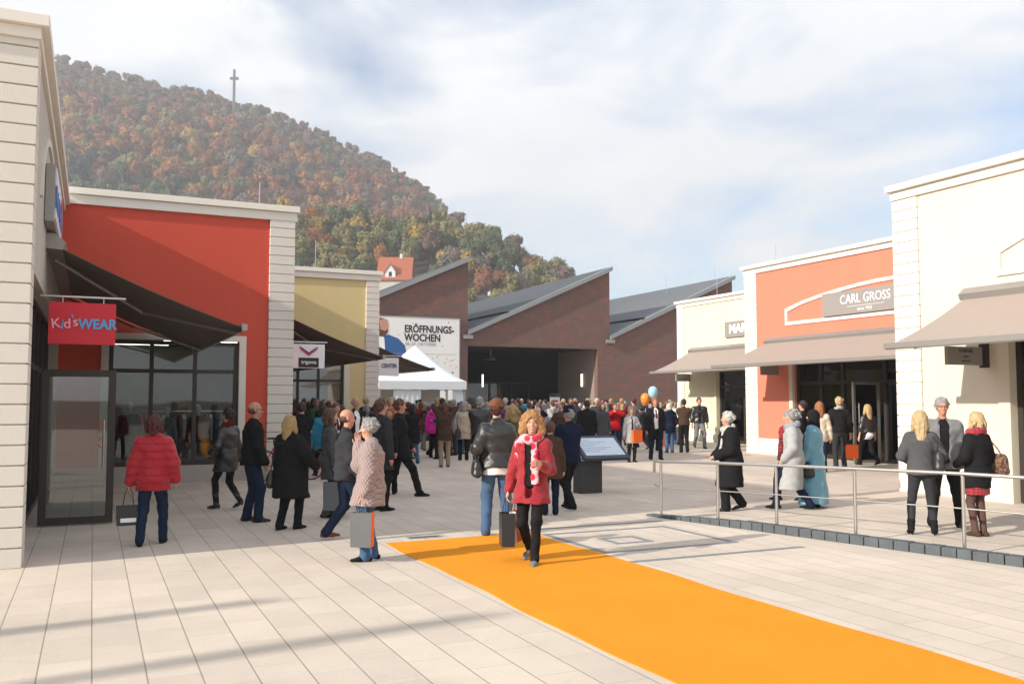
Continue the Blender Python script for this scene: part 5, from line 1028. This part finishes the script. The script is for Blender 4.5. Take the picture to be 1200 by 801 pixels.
# 10 at yellow shop window
T = person('person in a black coat looking into the window below the white hanging sign', GP(352, 572), 10, dict(height=1.72, feet=STAND, hair='man', haircol='dark', bottom='black', hands=FOLD, top=(.62, 'black', dict(o=.03, flare=.06))), h=.02)
T = person('woman in a blue coat facing the window of the yellow shop', GP(378, 558), 30, dict(height=1.7, female=1, feet=WALK_L, hair='bob', haircol='dark', bottom='black', top=(.66, 'teal', dict(o=.03, flare=.06))), h=.02)
T = person('man in a black suit and dark red tie near the yellow shop window', GP(393, 565), -150, dict(height=1.76, feet=WALK_R, hair='man', haircol='brown', skin='tan', shirt='white', tie='drkred', bottom='black', top=(.72, 'black', dict(o=.024, openw=.035)), opentop=1.5), h=.02)
# pram-like folding bicycle partly hidden beside the pilaster
# 11 centre group
T = person('shopper in a brown coat and khaki trousers taking a picture over the crowd', GP(521, 547), 10, dict(height=1.70, female=1, feet=STAND, hands=((-.10, .26, 1.62), (.12, .26, 1.60)), hair='bob', haircol='brown', bottom='khaki', shoes='brown', top=(.74, 'brown', dict(o=.03, flare=.04))), h=.02)
T = person('person in a vivid magenta jacket in the crowd below the white tent', GP(508, 536), -20, dict(height=1.66, female=1, feet=STAND, hair='short', haircol='dark', bottom='black', top=(.80, 'pink', dict(o=.035, puff=.01, hood=True))), h=.02)
T = person('woman in a beige trench coat with a big grey bag seen from behind', GP(543, 539), 5, dict(height=1.70, female=1, feet=STAND, hair='bob', haircol='grey', bottom='black', shoes='black', top=(.66, 'beige', dict(o=.03, flare=.07))), h=.02)
handbag(T, 'big dark grey slouchy bag over the beige trench coat', cloth('slate_bag', (.05, .055, .06)), 0, .88, x=-.18, y=-.2, size=(.34, .18, .3), strap='shoulder')
T = person('man in a black leather blouson standing behind the woman in blue jeans', GP(562, 554), -5, dict(height=1.84, build=1.1, feet=STAND, hair='man', haircol='grey', bottom='black', shoes='brown', top=(.92, 'leather', dict(o=.03, puff=.008)), hands=CLASP), h=.02)
# 12 behind red jacket woman
T = person('older man in navy jacket and dark cap left of the information lectern', GP(667, 596), 35, dict(height=1.68, build=1.1, feet=((-.1, -.22, .02), (.1, .18, 0)), hands=CLASP, hair='man', haircol='grey', skin='rosy', hat='navy', brim=1, bottom='black', top=(.80, 'navy', dict(o=.032, puff=.01))), h=NF)
T = person('stooped person in a dark brown coat between the red-jacketed woman and the capped man', GP(645, 603), 0, dict(height=1.42, female=1, build=1.1, feet=STAND, hair='short', haircol='brown', bottom='navy', top=(.7, 'brown', dict(o=.03, flare=.08))), h=NF)
handbag(T, 'grey pouch bag on the shoulder of the stooped person in brown', cloth('grey_pouch', (.16, .15, .14)), 0, .72, x=-.26)
T = person('blond curly-haired woman glimpsed between the leather jacket and the red jacket', GP(601, 585), 20, dict(height=1.64, female=1, feet=STAND, hair='curly', haircol='blond', hairvol=.02, bottom='black', top=(.75, 'olive', dict(o=.03))), h=NF)
T = person('broad man in a black coat standing behind the lectern with his back turned', GP(688, 541), 8, dict(height=1.76, build=1.12, feet=STAND, hair='man', haircol='dark', bottom='black', top=(.62, 'black', dict(o=.035, flare=.04))), h=.02)
T = person('woman in a long dark grey coat with grey hair behind the lectern', GP(706, 535), -160, dict(height=1.7, female=1, feet=STAND, hair='bob', haircol='brown', bottom='black', top=(.6, 'dgrey', dict(o=.03, flare=.07))), h=.02)
T = person('person in a red anorak with both hands raised to the face by the brick wall', GP(721, 530), 175, dict(height=1.68, female=1, feet=WIDE, hands=PHONE, hair='short', haircol='brown', skin='rosy', bottom='djeans', top=(.80, 'red', dict(o=.035, puff=.012, hood=True)), look=20), h=.02)
T = person('person in a crimson hooded jacket just left of the red anorak', GP(710, 520), -170, dict(height=1.76, female=1, feet=STAND, hat='drkred', hair='bob', haircol='dark', bottom='black', top=(.74, 'drkred', dict(o=.035, flare=.04)), hands=POCK), h=.02)
T = person('woman in a light grey wool coat and black boots beside an orange bag', GP(740, 541), -165, dict(height=1.56, female=1, feet=STAND, hands=((-.12, .25, 1.2), (.28, .05, .8)), hair='bob', haircol='blond', shirt='black', bottom='black', boots=1, leg=.75, shoes='black', top=(.62, 'lgrey', dict(o=.028, flare=.06, openw=.04))), h=.02)
shopping_bag(T, 0, 'orange carrier held by the woman in the light grey coat', OR, (.34, .12, .36), yaw=.3)
T = person('man in open dark overcoat, jeans and reddish tie facing the camera', GP(768, 538), -172, dict(height=1.84, build=1.05, feet=((-.14, .05, 0), (.13, -.02, 0)), hair='man', haircol='ginger', skin='rosy', shirt='white', tie='drkred', bottom='djeans', shoes='black', top=(.58, 'black', dict(o=.03, flare=.04, openw=.06)), opentop=1.2), h=.018)
T = person('white-haired person in a navy hooded parka and jeans seen from behind', GP(785, 530), 10, dict(height=1.66, female=1, build=1.1, feet=STAND, hands=POCK, hair='bob', haircol='white', bottom='jeans', shoes='brown', top=(.72, 'navy', dict(o=.035, puff=.01, hood=True))), h=.02)
shopping_bag(T, 0, 'orange carrier beside the white-haired person in the navy parka', OR, (.32, .12, .40), yaw=.2)
T = person('man in a brown leather blouson and black trousers with his back to the camera', GP(802, 530), 0, dict(height=1.80, feet=STAND, hands=FOLD, hair='man', haircol='dark', bottom='black', top=(.92, 'brown', dict(o=.03, puff=.012))), h=.02)
T = person('person in a pinkish hood behind the man in the brown blouson', GP(797, 521), -30, dict(height=1.72, female=1, feet=STAND, hijab='cream', bottom='dgrey', top=(.74, 'cream', dict(o=.03))), h=.02)
T = person('man in black leather jacket and grey trousers before the pale yellow shop', GP(820, 525), -175, dict(height=1.92, build=1.08, feet=WALK_L, hands=HANG, hair='man', haircol='brown', skin='rosy', shirt='black', bottom='grey', top=(.88, 'leather', dict(o=.03, puff=.01, openw=.05))), h=.02)
T = person('person in a blue-grey jacket with a pale rucksack near the pale yellow shop door', GP(838, 516), 20, dict(height=1.74, feet=STAND, hair='man', haircol='dark', bottom='black', top=(.82, 'navy', dict(o=.035))), h=.02)
shopping_bag(T, 0, 'orange carrier in front of the pale yellow shop', OR, (.34, .12, .42), yaw=.2)
T = person('person in a mottled white jacket at the pale yellow shop door', GP(848, 513), 60, dict(height=1.66, female=1, feet=WALK_R, hair='bob', haircol='brown', bottom='black', top=(.82, TWEED, dict(o=.035))), h=.02)
# 13 elderly woman with headscarf
T = person('elderly white-haired woman in long black coat walking left behind the railing', GP(857, 598), 95, dict(female=1, height=1.60, build=1.18, lean=.10, feet=((-.08, .12, 0), (.09, -.22, .05)), hands=((-.10, .26, .98), (.05, .26, .96)), hair='curlyshort', haircol='white', scarf=patterned('silver_scarf', 'fleck', (.55, .53, .50), (.30, .28, .26), 40), scarfl=.02, tail=.4, bottom='black', shoes='charcoal', leg=1.35, top=(.44, 'black', dict(o=.04, flare=.10, puff=.02))), h=NF)
# 14 trio
T = person('grey-haired woman in long light grey coat and striped scarf behind the railing', GP(932, 597), 65, dict(female=1, height=1.66, build=1.12, feet=((-.1, .30, .02), (.1, -.24, .02)), hands=((-.2, .14, .88), (.22, .10, .84)), hair='curlyshort', haircol='grey', scarf=STR, scarfr=.045, scarfl=.015, bottom='navy', shoes='black', top=(.36, 'lgrey', dict(o=.034, flare=.06, puff=.01))), h=NF)
T = person('man in a red and black checked jacket hidden behind the light grey coat', GP(926, 586), 45, dict(height=1.60, build=1.1, feet=((-.1, .2, 0), (.1, -.2, .04)), hair='man', haircol='grey', bottom='djeans', top=(.80, CHK, dict(o=.035, puff=.01))), h=NF)
T = person('woman in a black headscarf and a long shiny light blue dress behind the railing', GP(956, 594), 60, dict(female=1, height=1.60, build=1.05, feet=STAND, hands=((-.22, .14, .84), (.2, .16, .86)), hijab='black', bottom='black', top=(.08, 'lblue', dict(o=.028, flare=.13, puff=.012)), topname='dress', fold=.010, ff=11), h=NF)
handbag(T, 'small black quilted handbag held by the woman in the light blue dress', LEATHER, 0, .70, x=-.26, y=.10, size=(.26, .12, .2), strap='hand')
# 15 by coral shop glass
T = person('dark-haired person in black standing by the coral shop window', GP(943, 551), 50, dict(height=1.74, feet=STAND, hair='short', haircol='dark', hands=POCK, bottom='black', top=(.80, 'black', dict(o=.03))), h=NF)
T = person('woman with long ginger hair and a cream jacket facing the coral shop window', GP(962, 553), -10, dict(height=1.72, female=1, feet=STAND, hair='long', haircol='ginger', bottom='djeans', top=(.78, 'cream', dict(o=.03))), h=NF)
T = person('blond-haired man in a black blouson and dark jeans waiting at the coral shop door', GP(985, 550), -5, dict(height=1.84, feet=STAND, hair='short', haircol='lblond', bottom='charcoal', scarf='lgrey', hands=((-.24, .10, .9), (.28, .05, .82)), top=(.92, 'black', dict(o=.03, puff=.01))), h=NF)
shopping_bag(T, 1, 'orange carrier hanging at the coral shop door', OR, (.34, .12, .36), yaw=.1); B = shopping_bag(T, 1, 'grey and white printed carrier beside the orange one at the coral shop door', TWEED, (.3, .1, .3), yaw=.1); B.location = (B.location[0]-.28, B.location[1]+.1, 0)
T = person('woman with long pale blond hair in a short black leather jacket entering the coral shop', GP(1018, 545), 15, dict(height=1.70, female=1, feet=WALK_L, hair='long', haircol='lblond', shirt='white', shirthem=.74, bottom='black', top=(.95, 'leather', dict(o=.028))), h=NF)
# 16 right group
T = person('blond woman in grey jacket with leather bag seen from behind past the railing', GP(1082, 626), -18, dict(female=1, height=1.62, feet=((-.16, .0, 0), (.15, .02, 0)), hands=((-.16, .2, 1.05), (.2, .2, 1.05)), hair='long', haircol='lblond', bottom='charcoal', leg=.72, boots=1, boot_h=.25, heel=.05, shoes='black', top=(.86, 'dgrey', dict(o=.026, flare=.03))), h=NF)
handbag(T, 'black leather shopper on the back of the blond woman in the grey jacket', LEATHER, 1, 1.12, x=.20, y=-.17, size=(.32, .13, .30))
T = person('grey-haired man in glasses and grey blazer facing the blond woman', GP(1108, 617), 165, dict(height=1.80, build=1.06, feet=((-.18, .02, 0), (.17, 0, 0)), hands=((-.27, .08, .80), (.27, .05, .80)), hair='man', haircol='grey', skin='rosy', glasses=1, shirt='black', bottom='black', shoes='black', top=(.80, TWEED, dict(o=.026, openw=.06)), topname='blazer', opentop=1.2), h=NF)
T = person('woman in a black coat, red tartan skirt and red scarf standing near the cream shop', GP(1149, 628), 22, dict(female=1, height=1.60, build=1.02, feet=((-.07, .02, 0), (.07, .0, 0)), hands=((-.2, .2, 1.02), (.24, .1, .9)), hair='bob', haircol='lblond', scarf=TAR, scarfr=.05, scarfl=.01, bottom='tights', leg=.66, skirt=(.60, TAR, .03), shoes='brown', top=(.70, 'black', dict(o=.026, flare=.05))), h=NF)
handbag(T, 'patterned brown shoulder bag behind the woman in the tartan skirt', patterned('bag_pattern', 'fleck', (.05, .02, .015), (.22, .12, .06), 30), 1, 1.08, x=.30, y=-.05, size=(.32, .13, .30))
# ---------------------------------------------------------------- the crowd before the hall
kinds = []
for i, (fem, feet, hands, hem, kw) in enumerate([(0, STAND, HANG, .80, dict(o=.032)), (1, STAND, POCK, .66, dict(o=.03, flare=.06)), (0, WIDE, FOLD, .84, dict(o=.03)), (1, WALK_L, HANG, .74, dict(o=.034, flare=.04, hood=True)), (0, WALK_R, POCK, .62, dict(o=.03, flare=.04)), (1, STAND, PHONE, .80, dict(o=.03)), (0, STAND, CLASP, .82, dict(o=.036, puff=.01)), (1, WIDE, CLASP, .60, dict(o=.03, flare=.08)), (0, STAND, BACKH, .78, dict(o=.03, hood=True)), (1, STAND, FOLD, .86, dict(o=.03))]):
    kinds.append((fem, feet, hands, hem, kw, ['short', 'bob', 'man', 'curlyshort', 'bald', 'long', 'man', 'bob', 'short', 'curly'][i]))
colw = ['black']*7+['charcoal']*4+['navy']*4+['dgrey']*3+['brown']*3+['grey']*2+['olive']*2+['beige', 'khaki', 'red', 'drkred', 'white', 'teal', 'purple', 'leather', 'leather', 'green', 'lgrey', 'cream', 'red', 'orange', 'taupe']
CN = dict(black='black', charcoal='charcoal', navy='navy', dgrey='dark grey', brown='brown', grey='grey', olive='olive', beige='beige', khaki='khaki', red='red', drkred='dark red', white='white', teal='blue', purple='purple', leather='black leather', green='green', lgrey='light grey', cream='cream', orange='orange', taupe='taupe')
HN = dict(brown='brown', dark='dark', grey='grey', white='white', blond='blond', lblond='pale blond', auburn='auburn', ginger='ginger')
rc_ = np.random.default_rng(21); placed = []; used = set(); n = 0; tries = 0
fixed = [tuple(o.location[:2]) for o in C.objects if o.name.startswith('person')]
PLACEW = lambda px, y: ('deep in the dark hall' if y > 60 else 'before the hall entrance' if px > 548 and y > 38 else 'near the yellow shop' if px < 460 else 'before the white tent' if px < 548 else 'at the front of the crowd') if px < 700 else 'by the right brick wall'
while n < 195 and tries < 12000:
    tries += 1
    px = rc_.uniform(463, 792); y = 24.+38*rc_.random()**.8
    if n >= 175: px = rc_.uniform(352, 495); y = rc_.uniform(24, 31)
    if px > 694: y = rc_.uniform(30, 54)
    if px > 694 and rc_.random() < .35: continue
    if px < 560 and y > 43: continue
    x = (px-600)/1057*y; s_, t_ = x*cT+y*sT, -x*sT+y*cT
    if n < 175 and px < 640 and y < 26.5: continue
    if n >= 175 and (s_ < 4.9 or (t_ > 29.8 and s_ < 9.6)): continue
    if px > 640 and y < 29: continue
    if s_ > 23.6 and t_ < 35.5: continue
    if t_ > 54.8 and not (23.5 < s_ < 31.8): continue
    if any((x-a)**2+(y-b)**2 < .33 for a, b in placed+fixed): continue
    ki = int(rc_.integers(10)); fem, feet, hands, hem, kw, hr = kinds[ki]
    c1 = colw[rc_.integers(len(colw))]; hc = ['brown', 'dark', 'grey', 'white', 'blond', 'lblond', 'auburn', 'ginger'][rc_.choice(8, p=[.24, .17, .2, .08, .12, .07, .07, .05])]; bt = ['black', 'djeans', 'charcoal', 'jeans', 'navy', 'khaki', 'grey'][rc_.choice(7, p=[.3, .25, .13, .14, .08, .05, .05])]
    face = rc_.choice([rc_.uniform(-50, 50), rc_.uniform(-50, 50), rc_.uniform(60, 300)])
    fw = 'seen from behind' if abs(((face+180) % 360)-180) < 60 else ('facing the camera' if abs(((face) % 360)-180) < 60 else ('turned to the left' if (face % 360) < 180 else 'turned to the right'))
    lab = '%s-haired %s in %s %s, %s, %s' % (HN[hc], 'woman' if fem else 'man', CN[c1], 'coat' if hem < .78 else 'jacket', fw, PLACEW(px, y))
    if hr == 'bald': lab = lab.replace('-haired man', '-fringed bald man')
    if lab in used: continue
    used.add(lab); placed.append((x, y)); n += 1
    person(lab, (x, y), face, dict(key='crowd%d' % ki, female=fem, height=float(rc_.uniform(1.58, 1.70) if fem else rc_.uniform(1.68, 1.86)), build=1.08 if ki % 3 else 1.0, feet=feet, hands=hands, hair=hr, haircol=hc, hairvol=.012 if hr == 'curly' else 0, skin=['fair', 'tan', 'rosy'][rc_.integers(3)], bottom=bt, top=(hem, c1, kw)), group='people crowding the plaza before the hall', h=.03)
print('crowd', n)
# balloon, poster on a pole, mannequins, shop goods
x, y = GP(765, 527)
T = bpy.data.objects.new('balloon', None); C.objects.link(T); bx, by, bz = (765-600)/1057*33., 33., 1.95; T.location = (bx, by, 1.2); tag(T, 'pale blue balloon floating above the heads by the brick wall', 'balloon')
m = MB(); prof = [(max(.001, (.175)*math.sin(math.pi*k/14)*(1-.12*math.cos(math.pi*k/14))), -.225*math.cos(math.pi*k/14)) for k in range(15)]; m.lathe(prof, (0, 0, bz-1.2+.12), 20); m.build('bladder', M('pale_blue_foil', (.33, .60, .72), .25, var=.08), T, smooth=True); MB().tube([(0, 0, .55), (.02, .02, .1), (0, 0, -.1)], .006, 5).build('ribbon', WPAINT, T)
T = bpy.data.objects.new('balloon', None); C.objects.link(T); T.location = ((756-600)/1057*33.2, 33.2, 1.2); tag(T, 'orange balloon half hidden behind the pale blue one', 'balloon'); m = MB(); m.lathe(prof, (0, 0, .62), 18); m.build('bladder', M('orange_foil', (.8, .25, .03), .3), T, smooth=True); MB().tube([(0, 0, .3), (0, 0, -.1)], .006, 5).build('ribbon', WPAINT, T)
T = bpy.data.objects.new('sign_stand', None); C.objects.link(T); T.location = ((650-600)/1057*40, 40, 0); tag(T, 'white poster stand with red print rising from the crowd', 'sign'); MB().box(-.22, .22, -.02, .02, 1.2, 1.93).build('poster', WPAINT, T); MB().tube([(0, .03, 0), (0, .03, 1.95)], .03, 8).build('pole', FRAME, T)
m = MB()
for k, (a, b) in enumerate(((.62, .14), (.45, .16), (.28, .12))): m.box(-b, b, -.026, -.021, 1.15+a-.06, 1.15+a+.03)
m.build('red_print', M('sign_red', (.6, .02, .03)), T); MB().box(-.25, .25, -.04, .04, 1.935, 2.08).build('header', FRAME, T)
WM = M('mannequin_white', (.55, .55, .55), .35, var=.03)
def mannequin(label, s, t, face, P, tops):
    J = skel(P); o = bpy.data.objects.new('mannequin', None); C.objects.link(o); p = W(s, t); o.location = (p.x, p.y, .02); o.rotation_euler = (0, 0, R(face)); sc = P.get('height', 1.7)/1.755; o.scale = (sc,)*3; tag(o, label, 'mannequin')
    V, F = body_sdf(P, J, False).mesh(.018); q = bpy.data.objects.new('body', mesh_np('body', V, F, [WM], smooth=True)); C.objects.link(q); q.parent = o
    for nm, S, c_ in tops: V, F = S(P, J).mesh(.02, .003); q = bpy.data.objects.new(nm, mesh_np(nm, V, F, [CL[c_]], smooth=True)); C.objects.link(q); q.parent = o
tj = lambda P, J: top_sdf(P, J, .84, .02); tt_ = lambda P, J: trousers_sdf(P, J)
mannequin('white mannequin in pink top and grey trousers in the red shop window', 2.25, 22.3, 190, dict(height=1.65, female=1), [('jumper', tj, 'drkred'), ('trousers', tt_, 'lgrey')])
mannequin('white mannequin in a light jumper in the red shop window', 1.6, 22.5, 170, dict(height=1.6, female=1), [('jumper', tj, 'lgrey'), ('trousers', tt_, 'white')])
mannequin('child mannequin in dark clothes near the left end of the red shop window', .8, 22.9, 200, dict(height=1.7), [('jumper', tj, 'black'), ('trousers', tt_, 'djeans')])
mannequin('mannequin in a black coat inside the coral shop', 22.0, 21.9, 100, dict(height=1.75), [('coat', lambda P, J: top_sdf(P, J, .6, .025, .05), 'charcoal'), ('trousers', tt_, 'dgrey')])
mannequin('mannequin in a beige jacket inside the yellow shop', 6.6, 32.0, 180, dict(height=1.75), [('jacket', tj, 'beige'), ('trousers', tt_, 'lgrey')])
PUM = M('orange_paper', (.85, .28, .03), .6)
for (s, t, z, r) in ((2.42, 21.75, .62, .14), (2.78, 21.7, .78, .15), (2.72, 21.6, .50, .12)):
    T = thing('paper_lantern', 'orange paper lantern standing %s in the red shop window' % {.62: 'left', .78: 'upper right', .5: 'lower right'}[round(z, 2)], 'lantern', s, t, .4)
    m = MB(); m.lathe([(r*math.sin(math.pi*k/10)*(1+.04*(k % 2)), -r*1.15*math.cos(math.pi*k/10)) for k in range(11)], (s, t, .42+r*1.15+(z-.5)*.5), 18); m.build('shade', PUM, T, smooth=True)
T = thing('display_plinth', 'long grey display plinth behind the red shop window', 'display', 1.6, 22, 0); MB().box(.4, 3.2, 21.5, 21.95, .02, .42).build('top', M('display_grey', (.3, .3, .3), .6), T)
def rack(label, s, t, n, cols, L=1.6, axis='s'):
    T = thing('clothes_rack', label, 'clothes rack', s, t); f = (lambda u, v, z: (s+u, t+v, z)) if axis == 's' else (lambda u, v, z: (s+v, t+u, z)); m = MB()
    for u in (-L/2, L/2): m.tube([f(u, 0, .02), f(u, 0, 1.5)], .016, 6); m.tube([f(u, -.25, .04), f(u, .25, .04)], .016, 6)
    m.tube([f(-L/2, 0, 1.5), f(L/2, 0, 1.5)], .016, 6); m.build('frame', STEEL, T)
    for k in range(n):
        u = -L/2+.08+(L-.16)*k/(n-1); m = MB(); a = .02+.01*(k % 3); z = .72+.12*((k*7) % 4)/3
        P_ = [f(u-a, -.21, z), f(u-a, .21, z), f(u-a, .2, 1.32), f(u-a, .03, 1.42), f(u-a, -.03, 1.42), f(u-a, -.2, 1.32)]; e = Vector(f(2*a, 0, 0))-Vector(f(0, 0, 0)); m.prism(P_, e); m.build('garment', CL[cols[k % len(cols)]], T)
rack('rack of white and grey clothes in the red shop behind the left window pane', .9, 24.2, 12, ['white', 'lgrey', 'pink', 'grey', 'cream'])
rack('rack of blue and pink clothes in the red shop behind the middle window pane', 2.6, 24.6, 12, ['jeans', 'drkred', 'white', 'teal', 'lgrey'])
rack('rack of dark suits inside the coral shop', 22.6, 19.6, 14, ['charcoal', 'navy', 'grey', 'lgrey', 'black'], 2.4, 't')
rack('rack of shirts inside the near cream shop', 17.0, 8.5, 14, ['white', 'lblue', 'beige', 'drkred'], 2.4, 't')
rack('rack of coats inside the pale yellow shop', 26.4, 29.0, 12, ['beige', 'navy', 'white', 'brown'], 2.2, 't')
rack('rack of shirts inside the yellow shop', 6.0, 33.5, 12, ['white', 'lgrey', 'navy', 'beige'], 2.0)
rack('rack of children clothes inside the nearest left shop', -3.0, 14.6, 12, ['red', 'white', 'pink', 'lblue'], 2.0, 't')
# bicycle leaning by the pilaster, partly hidden
T = thing('bicycle', 'red bicycle parked at the white pilaster of the red shop', 'bicycle', 3.9, 20.3)
def wheel(cs):
    m = MB(); c = [(cs+.33*math.cos(a), 20.45, .34+.33*math.sin(a)) for a in np.linspace(0, 6.283, 25)]; w_ = m.tube(c, .018, 6).build('wheel', BLACK, T); q = MB()
    for k in range(10): a = k*.628; q.tube([(cs, 20.45, .34), (cs+.32*math.cos(a), 20.45, .34+.32*math.sin(a))], .002, 3)
    q.build('spokes', STEEL, w_)
wheel(3.45); wheel(4.5); RB = M('red_bike_paint', (.5, .02, .03), .3)
MB().tube([(3.45, 20.45, .34), (3.7, 20.45, .78), (4.25, 20.45, .80), (3.95, 20.45, .32), (3.7, 20.45, .78)], .016, 7).tube([(3.45, 20.45, .34), (3.95, 20.45, .32)], .012, 6).tube([(4.5, 20.45, .34), (4.22, 20.45, .98)], .016, 7).build('frame', RB, T)
MB().tube([(4.22, 20.2, 1.0), (4.22, 20.45, .98), (4.22, 20.7, 1.0)], .013, 6).build('handlebar', BLACK, T); MB().tube([(3.68, 20.45, .78), (3.66, 20.45, .92)], .013, 6).box(3.54, 3.80, 20.38, 20.52, .92, .96).build('saddle', BLACK, T)
# beyond the left edge of the picture: flag poles whose shade falls on the paving, and an unseen tree added to dim it
def side_tree(label, x, y, hh, ww, sd):
    T = bpy.data.objects.new('shade_caster_tree', None); C.objects.link(T); T.location = (x, y, 0); tag(T, label, 'tree'); P_, F = crown(sd, 150, .34, hh, ww, core=False, lobes=9); o = bpy.data.objects.new('crown', mesh_np('crown', P_, F, [LEAF['orange']])); C.objects.link(o); o.parent = T
    m = MB(); m.tube([(0, 0, -.1), (.05, 0, hh*.35), (0, .1, hh*.8)], .14, 8, .03)
    for k in range(9): a = k*2.4; z = hh*(.3+.055*k); m.tube([(0, 0, z), (math.cos(a)*ww*.6, math.sin(a)*ww*.6, z+hh*.16)], .05, 5, .012)
    m.build('trunk', BARK, T)
side_tree('unseen young autumn tree added beyond the left edge to shade the paving', -16.5, -4.6, 8.5, 2.6, 901)
for i, (s, t, hh) in enumerate(((-9.2, 6.75, 4.9), (-10.5, 5.0, 6.2))):
    T = thing('flag_pole', '%s white flag pole beyond the left edge of the picture' % ('nearer', 'farther')[i], 'flag pole', s, t); MB().tube([(s, t, -.05), (s, t, hh)], .05, 10, .04).build('pole', STEEL, T); MB().prism([(s, t+.05, hh-2.2), (s, t+.2, hh-2.2), (s, t+.2, hh-.1), (s, t+.05, hh-.1)], (.01, 0, 0)).build('flag', WPAINT, T)
